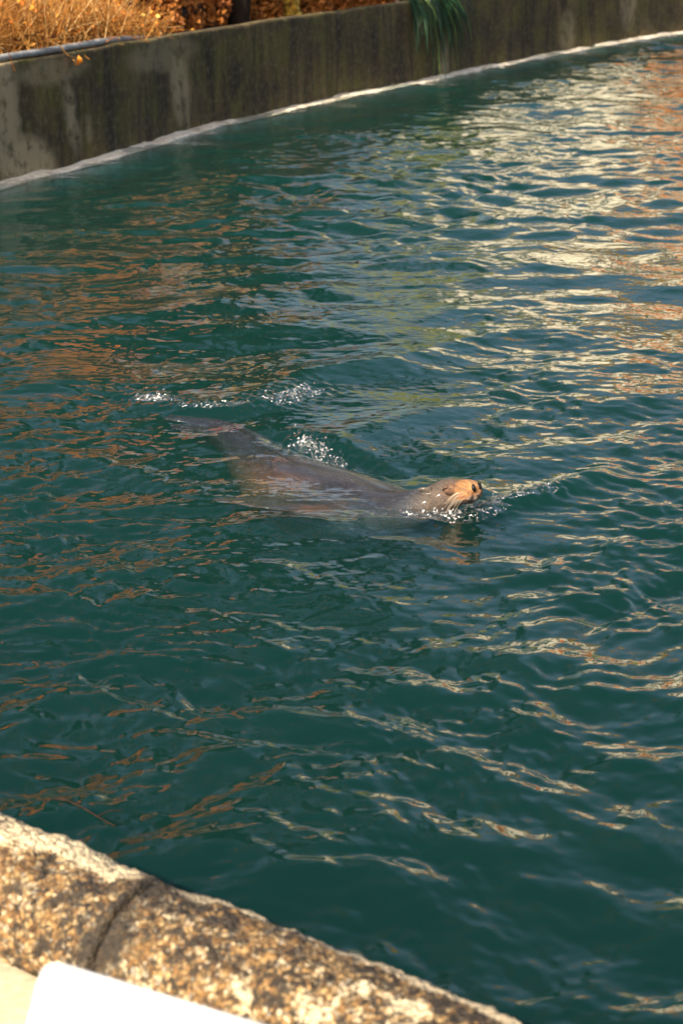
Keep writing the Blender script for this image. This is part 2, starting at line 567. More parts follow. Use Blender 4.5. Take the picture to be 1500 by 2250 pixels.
for px, z0, rpx, rz, amp, sk in [(12, 0.55, 40, 0.8, 1.0, 0), (60, 0.12, 55, 0.30, 1.0, -0.5), (155, 0.45, 18, 0.42, 0.8, -0.2), (395, 0.5, 20, 0.5, 0.75, 0), (410, 0.2, 10, 0.3, 0.6, 0),
                                 (192, 0.3, 8, 0.16, 0.5, 0), (980, 0.25, 14, 0.35, 0.6, 0), (1250, 0.3, 22, 0.4, 0.5, 0), (1385, 0.6, 20, 0.5, 0.6, 0), (360, 0.85, 90, 0.2, 0.45, 0), (120, 0.9, 90, 0.14, 0.5, 0)]:
    ua, ub = col_u(px - rpx), col_u(px + rpx)
    bare = np.maximum(bare, patch((ua + ub) / 2, z0, max(0.05, (ub - ua) / 2), rz, amp, sk))
set_attr(me, 'bare', bare)
link('face', me, M['wall'], far_wall)

# the worn pale ledge at the waterline
an = np.linspace(-0.15, 1.0, 12)
lprof = [(-0.15, -0.25), (-0.15, -0.04)] + [(-0.15 + 0.05 * (1 - math.cos(a * math.pi / 2)) * 2.8, -0.006 + 0.026 * math.sin(a * math.pi / 2)) for a in an] + [(0.05, 0.030)]


def ledge_disp(V):
    a = vnoise(V[:, :, 0] * 2.3, V[:, :, 1] * 2.3, V[:, :, 2] * 2, 8)
    b = vnoise(V[:, :, 0] * 9, V[:, :, 1] * 9, V[:, :, 2] * 9, 9)
    n = a * 0.016 + b * 0.012
    V[:, :-1, 0] -= n[:, :-1] * wall_n[:, None, 0]; V[:, :-1, 1] -= n[:, :-1] * wall_n[:, None, 1]
    V[:, 3:, 2] += (a * 0.014 + b * 0.008)[:, 3:]


V, F = sweep('ledge', wall_line, wall_n, lprof, ledge_disp)
link('ledge', mesh_np('ledge', rel(V, FW), F), M['ledge'], far_wall)

# ------------------------------------------------------------------ ground behind the wall, out to the horizon
offs = np.array([0.17, 0.5, 1.0, 1.6, 2.4, 3.5, 5, 7, 10, 14, 20, 30, 45, 70, 110, 180, 300, 500])
sub = np.arange(0, len(wall_line), 5)
L = wall_line[sub]; Nn = wall_n[sub]
# fan the far part out so that neighbouring strips do not cross
cdir = np.array([-0.45, 0.9]); cdir /= np.linalg.norm(cdir)
V = np.zeros((len(sub), len(offs), 3))
for j, o in enumerate(offs):
    w = min(1.0, o / 12.0)
    dd = Nn * (1 - w) + cdir * w
    V[:, j, :2] = L + dd * o
    V[:, j, 2] = WALL_H - 0.13 + 0.25 * (1 - math.exp(-o / 2.5)) + 0.006 * min(o, 80)
V[:, :, 2] += vnoise(V[:, :, 0] * 0.9, V[:, :, 1] * 0.9, V[:, :, 2] * 0, 21) * 0.06 * np.clip((offs - 0.3)[None, :], 0, 1)
g = link('ground', mesh_np('ground', V.reshape(-1, 3), grid_faces(len(sub), len(offs))[:, ::-1]), M['soil'])
tag(g, kind='structure')
# low ground all round, so that the horizon is closed on every side
q = 900.0
me = mesh_np('terrain', [(-q, -q, -2.2), (q, -q, -2.2), (q, q, -2.2), (-q, q, -2.2)], [(0, 1, 2, 3)], False)
tag(link('terrain', me, M['soil']), kind='structure')

# ------------------------------------------------------------------ near pool edge: rounded coping in blocks
CR, CZ = 0.150, 0.30
outl = [(-260, 1712), (0, 1808), (150, 1870), (300, 1935), (500, 2010), (700, 2087), (900, 2163), (1100, 2250), (1330, 2355)]
ax = []
for k, (x, y) in enumerate(outl):
    x0, y0 = outl[max(0, k - 1)]; x1, y1 = outl[min(len(outl) - 1, k + 1)]
    t = Vector((x1 - x0, y1 - y0)).normalized()
    q = P(x, y, CZ)
    shift = CR * F_PX / (cp * q.y + sp * (CAM_H - CZ))
    ax.append(P(x - t.y * shift, y + t.x * shift, CZ))
dl = (ax[0] - ax[1]).normalized(); dr = (ax[-1] - ax[-2]).normalized()
ax = [ax[0] + dl * 6 + Vector((-2, 1, 0)), ax[0] + dl * 2.6 + Vector((-0.3, 0.1, 0))] + ax + [ax[-1] + dr * 1.5, ax[-1] + dr * 5]
cop_line = smooth_line(ax, 900)
cop_line, cop_s = resample(cop_line, 0.0045)
cop_t, cop_n = normals2(cop_line)
water_side = 1.0 if cop_n[len(cop_n) // 2][1] > 0 else -1.0
cop_n = cop_n * water_side                                # points over the water
jp = P(247, 2035, CZ + 0.1)
kj = int(np.argmin(np.linalg.norm(cop_line - np.array(jp[:2]), axis=1)))
SJ = cop_s[kj]
near_edge = thing('pool_edge', 'rounded pebble concrete pool edge crusted with black and white lichen, beside the white panel', 'pool edge', (cop_line[kj][0], cop_line[kj][1], 0.0))
NE = np.array(near_edge.location)
joints = [SJ + d for d in (-6.6, -4.4, -2.2, 0, 2.35, 4.6, 6.9)]
joints = [j for j in joints if cop_s[0] + 0.3 < j < cop_s[-1] - 0.3]
edges = [cop_s[0]] + joints + [cop_s[-1]]
arc = np.linspace(-0.22 * math.pi, 1.12 * math.pi, 74)
for a0, a1 in zip(edges[:-1], edges[1:]):
    near = (a1 > SJ - 2.3 and a0 < SJ + 2.4)
    sel = np.where((cop_s > a0 + 0.006) & (cop_s < a1 - 0.006))[0][:: (1 if near else 8)]
    Ln, Nl, ss = cop_line[sel], cop_n[sel], cop_s[sel]
    e = np.minimum(ss - a0, a1 - ss)
    rr = CR * (1 - 0.05 * np.exp(-e / 0.008) - 0.012 * np.exp(-e / 0.05)) + 0.004 * np.sin(ss * 1.7)
    ex = 1.12
    V = np.zeros((len(sel), len(arc), 3))
    offn = rr[:, None] * np.cos(arc)[None, :] * ex
    V[:, :, :2] = Ln[:, None, :] + Nl[:, None, :] * offn[:, :, None]
    V[:, :, 2] = CZ + rr[:, None] * np.sin(arc)[None, :]
    nv = np.stack([Nl[:, None, 0] * np.cos(arc)[None, :], Nl[:, None, 1] * np.cos(arc)[None, :], np.broadcast_to(np.sin(arc)[None, :], offn.shape)], -1)
    h = 0.010 * vnoise(V[..., 0] * 9, V[..., 1] * 9, V[..., 2] * 9, 31) + 0.0055 * vnoise(V[..., 0] * 40, V[..., 1] * 40, V[..., 2] * 40, 32) + 0.0045 * vnoise(V[..., 0] * 95, V[..., 1] * 95, V[..., 2] * 95, 33)
    V += nv * h[..., None]
    # both ends close down to a small inner ring
    for side in (0, -1):
        c = np.array([Ln[side][0], Ln[side][1], CZ])
        V = np.concatenate([(c + (V[0] - c) * 0.8)[None], V], 0) if side == 0 else np.concatenate([V, (c + (V[-1] - c) * 0.8)[None]], 0)
    me = mesh_np('coping_stone', rel(V.reshape(-1, 3), NE), grid_faces(V.shape[0], len(arc)))
    skin = np.exp(-((arc - 0.38 * math.pi) / 0.34) ** 2) * 1.25 - 0.35 * np.exp(-((arc - 0.95 * math.pi) / 0.3) ** 2)
    if a0 >= SJ - 0.01: skin = 1.0 * np.exp(-((arc - 0.30 * math.pi) / 0.20) ** 2) - 0.5 * np.exp(-((arc - 0.46 * math.pi) / 0.16) ** 2)
    sk = np.broadcast_to(skin[None, :], V.shape[:2]).copy()
    ee = np.r_[0, e, 0]
    jn = np.broadcast_to(np.clip(1.1 - ee / np.r_[0.16, np.where(ss - a0 < a1 - ss, 0.16, 0.06), 0.06], 0, 1)[:, None], V.shape[:2])
    jn = np.clip(jn + np.where(jn > 0, 0.5 * vnoise(V[..., 0] * 14, V[..., 1] * 14, V[..., 2] * 14, 35), 0), 0, 1)
    # the dark growth leans to the right-hand block and thins out on the top
    set_attr(me, 'skin', (sk * (1 - 0.8 * jn)).ravel())
    set_attr(me, 'joint', jn.ravel())
    drift = np.exp(-((arc - (0.46 if a0 >= SJ - 0.01 else 0.58) * math.pi) / 0.20) ** 2) * (1.0 if a0 >= SJ - 0.01 else 0.5)
    set_attr(me, 'drift', np.broadcast_to(drift[None, :], V.shape[:2]).ravel())
    link('coping_stone', me, M['coping'], near_edge)
# the wall below the coping
sub = np.arange(0, len(cop_line), 25)
V, F = sweep('wall_below', cop_line[sub], cop_n[sub], [(0.10, 0.30), (0.10, -0.4), (0.10, -1.8), (-0.10, -1.8), (-0.10, 0.30)])
link('wall_below', mesh_np('wall_below', rel(V, NE), F), M['wall'], near_edge)

# pavement on the visitors' side
sub = np.arange(0, len(cop_line), 40)
offs = [0.13, 0.5, 1.2, 3, 6, 12, 25]
V = np.zeros((len(sub), len(offs), 3))
bd = np.array([-0.55, -0.83])
for j, o in enumerate(offs):
    w = min(1, o / 3)
    V[:, j, :2] = cop_line[sub] + (-cop_n[sub] * (1 - w) + bd * w) * o
    V[:, j, 2] = 0.215
tag(link('pavement', mesh_np('pavement', V.reshape(-1, 3), grid_faces(len(sub), len(offs)), False), M['paving']), kind='structure')

# pool bed
me = mesh_np('pool_floor', [(-14, 0, -1.85), (45, 0, -1.85), (45, 70, -1.85), (-14, 70, -1.85)], [(0, 1, 2, 3)], False)
tag(link('pool_floor', me, M['pool_bed']), kind='structure')

# ------------------------------------------------------------------ water: a closed body with a real wave surface
Ys = [2.2]
while Ys[-1] < 56:
    y = Ys[-1]
    Ys.append(y + min(max(0.80 * y * y / (CAM_H * 1989.0), 0.010), 0.034 if y < 36 else 0.2))
Ys = np.array(Ys)
core = np.linspace(-1, 1, 520)
half = 0.5 + 0.185 * Ys
ext = np.linspace(0, 1, 26)[1:]
s_all = np.r_[-(1 + ext[::-1]), core, 1 + ext]


def xmap(s, Yv):
    h = 0.5 + 0.185 * Yv
    a = np.abs(s)
    far = np.maximum(26.0, h + 4)
    x = np.where(a <= 1, a * h, h + (np.clip(a - 1, 0, 1) ** 2) * (far - h) * 0.96 + np.clip(a - 1, 0, 1) * (far - h) * 0.04)
    lim = np.where(s < 0, 13.0, 40.0)
    return np.sign(s) * np.minimum(x, lim + a * 0.01)


SS, YY = np.meshgrid(s_all, Ys)
XX = xmap(SS, YY)
dY = np.gradient(Ys)[:, None]


def waves(X, Y, dy):
    Z = np.zeros_like(X)
    r = np.random.default_rng(5)
    env = 0.72 + 0.55 * vnoise(X * 0.42 + 3, Y * 0.30, X * 0, 41)       # gusty and calmer patches
    env2 = np.clip(0.72 + 0.8 * vnoise(X * 0.8, Y * 0.38, X * 0, 42) + 0.5 * vnoise(X * 2.1, Y * 1.0, X * 0, 47), 0.10, 1.6)
    # gentle domain warp breaks up long straight crests
    Xw = X + 0.20 * vnoise(X * 1.3, Y * 1.1, X * 0, 43) + 0.05 * vnoise(X * 4.1, Y * 3.3, X * 0, 45)
    Yw = Y + 0.20 * vnoise(X * 1.2, Y * 1.3, X * 0, 44) + 0.05 * vnoise(X * 3.7, Y * 3.9, X * 0, 46)
    for lo, hi, n, slope, sd, e in ((0.9, 2.4, 14, 0.042, 50, None), (0.34, 0.9, 34, 0.088, 50, env), (0.13, 0.34, 50, 0.100, 60, env2), (0.05, 0.13, 52, 0.092, 70, env2)):
        part = np.zeros_like(X)
        for i in range(n):
            lam = lo * (hi / lo) ** r.random()
            th = R(90 + 8 + r.normal() * sd)
            k = 2 * math.pi / lam
            a = slope * math.sqrt(2.0 / n) / k
            att = np.clip((lam / dy - 2.2) / 2.0, 0, 1)
            part += att * a * np.sin(k * (math.cos(th) * Xw + math.sin(th) * Yw) + r.random() * 6.283)
        Z += part if e is None else part * e
    return Z


ZZ = waves(XX, YY, dY)


def seg_dist(X, Y, pts):
    best = np.full(X.shape, 1e9); bt = np.zeros(X.shape)
    n = len(pts) - 1
    for i in range(n):
        a, b = pts[i], pts[i + 1]
        ab = np.array([b[0] - a[0], b[1] - a[1]])
        t = np.clip(((X - a[0]) * ab[0] + (Y - a[1]) * ab[1]) / (ab @ ab), 0, 1)
        d = np.hypot(X - a[0] - t * ab[0], Y - a[1] - t * ab[1])
        m = d < best
        best = np.where(m, d, best); bt = np.where(m, (i + t) / n, bt)
    return best, bt


def ridge(pts, width, height, taper=True):
    """a wave crest (or trough) that follows a line of photo pixels on the water"""
    global ZZ
    w = [P(x, y, 0) for x, y in pts]
    d, t = seg_dist(XX, YY, w)
    h = height * np.exp(-(d / width) ** 2)
    if taper: h = h * np.clip(np.sin(np.clip(t, 0, 1) * math.pi), 0, 1) ** 0.6
    ZZ = ZZ + h


def calm(pts, width, f):
    global ZZ
    w = [P(x, y, 0) for x, y in pts]
    d, t = seg_dist(XX, YY, w)
    ZZ = ZZ * (1 - (1 - f) * np.exp(-(d / width) ** 2))


calm([(720, 930), (880, 985), (1060, 1020), (1180, 1010)], 0.55, 0.50)
calm([(560, 1150), (760, 1165), (980, 1180), (1120, 1165)], 0.30, 0.55)
calm([(430, 945), (600, 1010), (760, 1085), (900, 1120), (1030, 1130)], 0.42, 0.55)
ridge([(1030, 1140), (1060, 1132), (1095, 1118), (1180, 1095), (1300, 1055), (1370, 1010)], 0.080, 0.042)     # bow wave
ridge([(1060, 1075), (1180, 1045), (1290, 1015)], 0.16, -0.022)
ridge([(780, 1145), (870, 1150), (960, 1156)], 0.07, 0.018)
ridge([(905, 1132), (1000, 1146), (1062, 1140)], 0.06, 0.014)
ridge([(860, 1010), (960, 1040), (1080, 1050)], 0.15, -0.020)
ridge([(570, 950), (680, 985), (800, 1020), (900, 1055)], 0.07, -0.035)                                      # trough along the far flank
ridge([(640, 940), (740, 975), (830, 1010)], 0.10, 0.020)
ridge([(290, 880), (400, 905), (520, 905), (690, 860)], 0.12, 0.026)
ridge([(330, 905), (450, 935), (620, 905)], 0.12, -0.020)
ridge([(620, 830), (820, 800), (1120, 735)], 0.17, 0.034)
ridge([(700, 1000), (800, 945), (950, 900), (1130, 880)], 0.16, 0.024)
ridge([(500, 1135), (640, 1150), (800, 1180), (1000, 1215)], 0.13, 0.022)
ridge([(0, 960), (170, 1010), (300, 1045), (480, 1100)], 0.10, 0.020)
ridge([(0, 850), (120, 850), (240, 880)], 0.14, 0.022)
ridge([(850, 1450), (1000, 1440), (1250, 1455), (1480, 1500)], 0.10, 0.020)

# short confused chop where the animal breaks the surface
def chop(pts, width, amp, seed, lo=0.04, hi=0.10):
    global ZZ
    w = [P(x, y, 0) for x, y in pts]
    d, t = seg_dist(XX, YY, w)
    env = np.exp(-(d / width) ** 2)
    r = np.random.default_rng(seed)
    q = np.zeros_like(XX)
    sel = env > 0.01
    x, y = XX[sel], YY[sel]
    acc = np.zeros(len(x))
    for i in range(40):
        lam = lo * (hi / lo) ** r.random(); k = 2 * math.pi / lam; th = r.random() * 6.283
        acc += lam / hi * np.sin(k * (math.cos(th) * x + math.sin(th) * y) + r.random() * 6.283)
    q[sel] = acc / math.sqrt(20)
    ZZ = ZZ + amp * env * np.abs(q) ** 1.2 * np.sign(q)


chop([(870, 1122), (960, 1130), (1040, 1130), (1085, 1114)], 0.085, 0.013, 1)
chop([(1075, 1118), (1180, 1095), (1230, 1085)], 0.07, 0.006, 2)
chop([(300, 878), (370, 886)], 0.12, 0.010, 3)
chop([(590, 890), (690, 855)], 0.12, 0.010, 4)
chop([(650, 965), (760, 1010)], 0.10, 0.010, 5)
chop([(400, 905), (560, 900)], 0.10, 0.005, 6)

# rings spreading over the far right of the pool
for (px, py, lam, amp, rad) in ((1190, 455, 0.62, 0.007, 2.2), (1330, 385, 0.8, 0.007, 2.0)):
    c = P(px, py, 0)
    d = np.hypot(XX - c.x, YY - c.y)
    ZZ = ZZ + amp * np.cos(d * 2 * math.pi / lam) * np.exp(-(d / rad) ** 2)

nr, nc = XX.shape
top = np.stack([XX, YY, ZZ], -1).reshape(-1, 3)
per = np.r_[np.arange(nc), np.arange(1, nr) * nc + nc - 1, (nr - 1) * nc + np.arange(nc - 2, -1, -1), np.arange(nr - 2, 0, -1) * nc]
low = top[per].copy(); low[:, 2] = -1.8
Vw = np.concatenate([top, low])
n0 = len(top); m = len(per)
k = np.arange(m); k2 = (k + 1) % m
skirt = np.stack([per[k2], per[k], n0 + k, n0 + k2], -1)
F = np.concatenate([grid_faces(nr, nc), skirt])
me = mesh_np('water', Vw, F)
bm = bmesh.new(); bm.from_mesh(me); bm.verts.ensure_lookup_table()
bm.faces.new([bm.verts[n0 + i] for i in range(m)][::-1])
bm.to_mesh(me); bm.free()
wobj = link('water', me, M['water'])
tag(wobj, kind='structure')


def water_z(x, y):
    i = int(np.clip(np.searchsorted(Ys, y), 1, nr - 1))
    j = int(np.argmin(np.abs(XX[i] - x)))
    return float(ZZ[i, j])


# ------------------------------------------------------------------ sea lion
SL = P(700, 1090, 0)
lion = thing('sea_lion', 'brown grey sea lion swimming at the surface with its whiskered head raised', 'sea lion', (SL.x, SL.y, 0))


def loft(stations, nseg=40, power=2.0, up=Vector((0, 0, 1)), roll=0.0):
    """stations: (centre, half width, half height, [flatten belly])"""
    C = [s[0] for s in stations]
    n = len(C)
    rings = []
    for i in range(n):
        t = (C[min(n - 1, i + 1)] - C[max(0, i - 1)]).normalized()
        side = up.cross(t).normalized()
        u = t.cross(side).normalized()
        if roll:
            side, u = side * math.cos(roll) + u * math.sin(roll), u * math.cos(roll) - side * math.sin(roll)
        ring = []
        for k in range(nseg):
            a = 2 * math.pi * k / nseg
            ca, sa = math.cos(a), math.sin(a)
            x = math.copysign(abs(ca) ** (2 / power), ca); y = math.copysign(abs(sa) ** (2 / power), sa)
            ring.append(C[i] + side * (x * stations[i][1]) + u * (y * stations[i][2]))
        rings.append(ring)
    V = [tuple(p) for r in rings for p in r]
    F = [tuple(f) for f in grid_faces(n, nseg, True)]
    a = len(V); V.append(tuple(C[0])); V.append(tuple(C[-1]))
    for k in range(nseg):
        F.append((a, (k + 1) % nseg, k)); F.append((a + 1, (n - 1) * nseg + k, (n - 1) * nseg + (k + 1) % nseg))
    return V, F


def dense(st, sub=5):
    """smooth interpolation of stations"""
    A = np.array([[*s[0], s[1], s[2]] for s in st])
    d = np.r_[0, np.cumsum(np.linalg.norm(np.diff(A[:, :3], axis=0), axis=1))]
    m_ = np.gradient(A, d, axis=0)
    out = []
    for i in range(len(A) - 1):
        h = d[i + 1] - d[i]
        for q in range(sub):
            t = q / sub
            b = (2*t**3-3*t**2+1)*A[i] + (t**3-2*t**2+t)*h*m_[i] + (-2*t**3+3*t**2)*A[i+1] + (t**3-t**2)*h*m_[i+1]
            out.append(b)
    out.append(A[-1])
    return [(Vector(b[:3]), max(b[3], 0.003), max(b[4], 0.003)) for b in out]


body = [(P(418, 930, -0.050), 0.045, 0.030), (P(455, 940, -0.060), 0.075, 0.050), (P(505, 960, -0.072), 0.105, 0.066), (P(590, 1037, -0.138), 0.185, 0.118), (P(668, 1094, -0.156), 0.245, 0.172),
        (P(755, 1117, -0.147), 0.235, 0.165), (P(830, 1126, -0.112), 0.19, 0.132), (P(885, 1127, -0.056), 0.130, 0.105), (P(915, 1117, -0.014), 0.090, 0.086)]
head = [(P(915, 1117, -0.014), 0.088, 0.084), (P(937, 1110, 0.008), 0.076, 0.073), (P(962, 1098, 0.032), 0.073, 0.071), (P(984, 1087, 0.056), 0.071, 0.070), (P(1002, 1083, 0.076), 0.062, 0.060),
        (P(1018, 1079, 0.096), 0.054, 0.051), (P(1031, 1077, 0.111), 0.049, 0.046), (P(1041, 1076, 0.119), 0.040, 0.037), (P(1047, 1076.5, 0.124), 0.024, 0.022)]
hd = (head[-1][0] - head[2][0]).normalized()
hs = Vector((0, 0, 1)).cross(hd).normalized()           # left of the head (away from camera is +)
hu = hd.cross(hs).normalized()
tip = head[-1][0]


def ball(c, rx, ry, rz, fx=None, fs=None, fu=None, n=16):
    fx = fx or hd; fs = fs or hs; fu = fu or hu
    st = []
    V, F = [], []
    for i in range(n + 1):
        th = math.pi * i / n
        for k in range(2 * n):
            ph = math.pi * k / n
            p = c + fx * (rx * math.cos(th)) + fs * (ry * math.sin(th) * math.cos(ph)) + fu * (rz * math.sin(th) * math.sin(ph))
            V.append(tuple(p))
    F = [tuple(f) for f in grid_faces(n + 1, 2 * n, True)]
    return V, F


pieces = [loft(dense(body + head[1:], 6), 48)]
# muzzle pads, brow, chin
for s in (-1, 1):
    pieces.append(ball(tip - hd * 0.048 + hs * (0.032 * s) - hu * 0.010, 0.042, 0.028, 0.032))
    pieces.append(ball(tip - hd * 0.118 + hs * (0.040 * s) + hu * 0.034, 0.030, 0.022, 0.024))
pieces.append(ball(tip - hd * 0.058 - hu * 0.030, 0.045, 0.030, 0.020))
pieces.append(ball(tip - hd * 0.011 + hu * 0.012, 0.018, 0.024, 0.018))
# ears: small rolled flaps that point back
ear_at = {}
for s in (-1, 1):
    c = tip - hd * 0.222 + hs * (0.060 * s) + hu * 0.056
    bk = (-hd * 0.75 + hs * (0.55 * s) + hu * 0.28).normalized()
    ear_at[s] = c
    pieces.append(loft([(c + bk * (-0.014), 0.009, 0.012), (c + bk * 0.008, 0.010, 0.013), (c + bk * 0.028, 0.009, 0.011), (c + bk * 0.046, 0.005, 0.006)], 10))
# near fore flipper, swept back along the flank
fl = [(P(785, 1128, -0.13), 0.085, 0.050), (P(715, 1122, -0.095), 0.115, 0.034), (P(650, 1114, -0.080), 0.135, 0.022), (P(590, 1105, -0.060), 0.135, 0.015), (P(530, 1098, -0.054), 0.105, 0.010), (P(492, 1097, -0.056), 0.070, 0.007), (P(470, 1097, -0.058), 0.028, 0.005)]
pieces.append(loft(dense(fl, 4), 24, 2.0, Vector((0.05, 0.12, 1))))
# far fore flipper, hanging down in the water
fl = [(P(800, 1085, -0.12), 0.075, 0.045), (P(800, 1040, -0.20), 0.09, 0.030), (P(770, 1010, -0.30), 0.09, 0.02), (P(730, 1000, -0.40), 0.06, 0.012), (P(700, 1000, -0.45), 0.02, 0.007)]
pieces.append(loft(dense(fl, 4), 24, 2.0, Vector((0.4, 0.4, 1))))
# hind flippers and tail
for pts in ([(450, 933, -0.050), (410, 922, -0.038), (366, 916, -0.032)], [(450, 943, -0.056), (415, 940, -0.046), (375, 938, -0.040)]):
    a, b, c = [P(*p) for p in pts]
    pieces.append(loft(dense([(a, 0.03, 0.022), (b, 0.052, 0.012), (c, 0.050, 0.006)], 4), 20))

bm = bmesh.new()
for V, F in pieces:
    vv = [bm.verts.new(Vector(p) - SL) for p in V]
    for f in F:
        try: bm.faces.new([vv[i] for i in f])
        except ValueError: pass
bmesh.ops.remove_doubles(bm, verts=bm.verts, dist=1e-5)
bmesh.ops.recalc_face_normals(bm, faces=bm.faces)
me = bpy.data.meshes.new('body_raw'); bm.to_mesh(me); bm.free()
tmp = bpy.data.objects.new('body_raw', me); COL.objects.link(tmp)
md = tmp.modifiers.new('remesh', 'REMESH'); md.mode = 'VOXEL'; md.voxel_size = 0.0052; md.use_smooth_shade = True
ms = tmp.modifiers.new('smooth', 'SMOOTH'); ms.factor = 0.5; ms.iterations = 5
dg = bpy.context.evaluated_depsgraph_get()
me2 = bpy.data.meshes.new_from_object(tmp.evaluated_get(dg))
bpy.data.objects.remove(tmp); bpy.data.meshes.remove(me)
me2.name = 'body'
nv = len(me2.vertices)
co = np.empty(nv * 3, dtype=np.float32); me2.vertices.foreach_get('co', co); co = co.reshape(-1, 3)
wco = co + np.array(SL)
me2.polygons.foreach_set('use_smooth', np.ones(len(me2.polygons), dtype=bool))
# coordinates that run along the body, for the lie of the hair, and colours by region of the body
spine = np.array([list(s[0]) for s in dense(body + head[1:], 6)])
sd = np.r_[0, np.cumsum(np.linalg.norm(np.diff(spine, axis=0), axis=1))]
best = np.full(nv, 1e9); bs = np.zeros(nv); rad = np.zeros((nv, 3))
for i in range(len(spine)):
    d = np.linalg.norm(wco - spine[i], axis=1)
    mk = d < best
    best[mk] = d[mk]; bs[mk] = sd[i]; rad[mk] = (wco - spine[i])[mk]
tt = np.gradient(spine, axis=0)
bs_f = bs + 0 * best
strand = np.stack([bs_f, np.arctan2(rad[:, 2], -rad[:, 1]) * 0.16, best * 0.3], 1)
# use the true along-body position so the streaks run smoothly
main = Vector(spine[20] - spine[50]).normalized()
strand[:, 0] = wco @ np.array(-main)
side_v = np.array(Vector((0, 0, 1)).cross(main).normalized())
strand[:, 1] = wco @ side_v
strand[:, 2] = wco[:, 2]
a = me2.attributes.new('strand', 'FLOAT_VECTOR', 'POINT'); a.data.foreach_set('vector', strand.astype(np.float32).ravel())


def gauss(c, r):
    return np.exp(-np.sum(((wco - np.array(c)) / r) ** 2, axis=1))


def mixc(A, B, f):
    f = np.clip(f, 0, 1)[:, None]
    return A * (1 - f) + np.array(B)[None, :] * f


total = sd[-1]
along = bs / total
fur = np.tile(np.array([[0.012, 0.0135, 0.0165]]), (nv, 1))
nz = vnoise(wco[:, 0] * 6, wco[:, 1] * 6, wco[:, 2] * 6, 51)
fur = mixc(fur, (0.030, 0.034, 0.042), 0.5 + 0.7 * nz)
fur = mixc(fur, (0.010, 0.008, 0.009), np.clip((0.36 - along) / 0.12, 0, 1) * 0.8)
near_flank = np.clip(-(rad @ np.array([0.72, 0.69, 0.0])) * -1, -1, 1)
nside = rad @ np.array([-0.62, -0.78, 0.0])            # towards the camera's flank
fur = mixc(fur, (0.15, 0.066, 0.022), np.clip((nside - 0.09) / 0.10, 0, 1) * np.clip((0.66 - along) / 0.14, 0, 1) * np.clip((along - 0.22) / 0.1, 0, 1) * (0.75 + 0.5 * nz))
fur = mixc(fur, (0.035, 0.013, 0.011), gauss(P(650, 1108, -0.05), (0.22, 0.14, 0.06)) * 0.9)
fur = mixc(fur, (0.085, 0.062, 0.045), gauss(P(545, 1088, -0.02), (0.13, 0.14, 0.08)) * 1.1)
fur = mixc(fur, (0.26, 0.08, 0.02), gauss(P(690, 1116, -0.06), (0.10, 0.05, 0.05)) * 0.9)
# tan head, paler muzzle, rusty cheeks, brown chin with the jaw shadow painted in
hpos = (wco - np.array(tip)) @ np.array(hd)
hup = (wco - np.array(tip)) @ np.array(hu)
hsd = (wco - np.array(tip)) @ np.array(hs)
ishead = np.clip((hpos + 0.31) / 0.10, 0, 1)
fur = mixc(fur, (0.12, 0.085, 0.058), ishead * 0.9)
fur = mixc(fur, (0.13, 0.095, 0.075), ishead * np.exp(-((hpos + 0.165) / 0.035) ** 2) * np.clip((0.055 - hup) / 0.05, 0, 1) * 0.8)
fur = mixc(fur, (0.20, 0.085, 0.04), np.exp(-((hpos + 0.11) / 0.05) ** 2 - ((hup - 0.03) / 0.03) ** 2) * 0.75)
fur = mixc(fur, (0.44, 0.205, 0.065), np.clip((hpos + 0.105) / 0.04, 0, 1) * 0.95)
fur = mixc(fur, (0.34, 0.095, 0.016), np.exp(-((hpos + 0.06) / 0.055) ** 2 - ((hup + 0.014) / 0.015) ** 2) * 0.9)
fur = mixc(fur, (0.05, 0.022, 0.014), np.clip((-0.021 - hup) / 0.010, 0, 1) * ishead * np.clip((hpos + 0.24) / 0.08, 0, 1))  # chin darkened in colour to give the shadow under the jaw
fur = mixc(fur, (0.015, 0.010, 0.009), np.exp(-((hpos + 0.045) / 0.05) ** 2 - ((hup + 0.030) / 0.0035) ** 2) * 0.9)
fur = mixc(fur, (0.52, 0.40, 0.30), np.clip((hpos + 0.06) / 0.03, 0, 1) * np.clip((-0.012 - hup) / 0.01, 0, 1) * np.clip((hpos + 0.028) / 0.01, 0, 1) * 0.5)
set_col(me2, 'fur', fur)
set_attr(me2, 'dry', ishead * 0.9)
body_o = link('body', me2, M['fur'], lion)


def blob(name, c, rx, ry, rz, mat, fx=None, fs=None, fu=None, n=10, parent=lion, org=SL):
    V, F = ball(c, rx, ry, rz, fx, fs, fu, n)
    me = mesh_np(name, np.array(V) - np.array(org), np.array(F))
    return link(name, me, mat, parent)


# nose leather with two wide nostrils
for s in (-1, 1):
    blob('nostril', tip + hd * 0.0015 + hs * (0.0175 * s) + hu * 0.012, 0.010, 0.0115, 0.0175, M['nose'], (hd * 0.92 + hs * (0.35 * s) + hu * 0.2).normalized(), None, None)
# closed eyes: a dark slanting slit under the brow
def lid(s):
    pts = []
    for q in np.linspace(-1, 1, 9):
        pts.append((tip - hd * (0.122 - 0.022 * q) + hs * (0.0545 * s) * (1 - 0.10 * q) + hu * (0.034 + 0.005 * (1 - q * q) + 0.002 * q), 0.0045, 0.0022 * (1.05 - q * q)))
    return pts


def stick_to_body(p, out):
    k = int(np.argmin(np.linalg.norm(wco - np.array(p), axis=1)))
    return Vector(wco[k].tolist()) + out * 0.0005


for s in (-1, 1):
    st = [(stick_to_body(c, hs * s), w, h) for c, w, h in lid(s)]
    V, F = loft(st, 8)
    link('eye', mesh_np('eye', np.array(V) - np.array(SL), np.array([f for f in F if len(f) == 4])), M['nose'], lion)
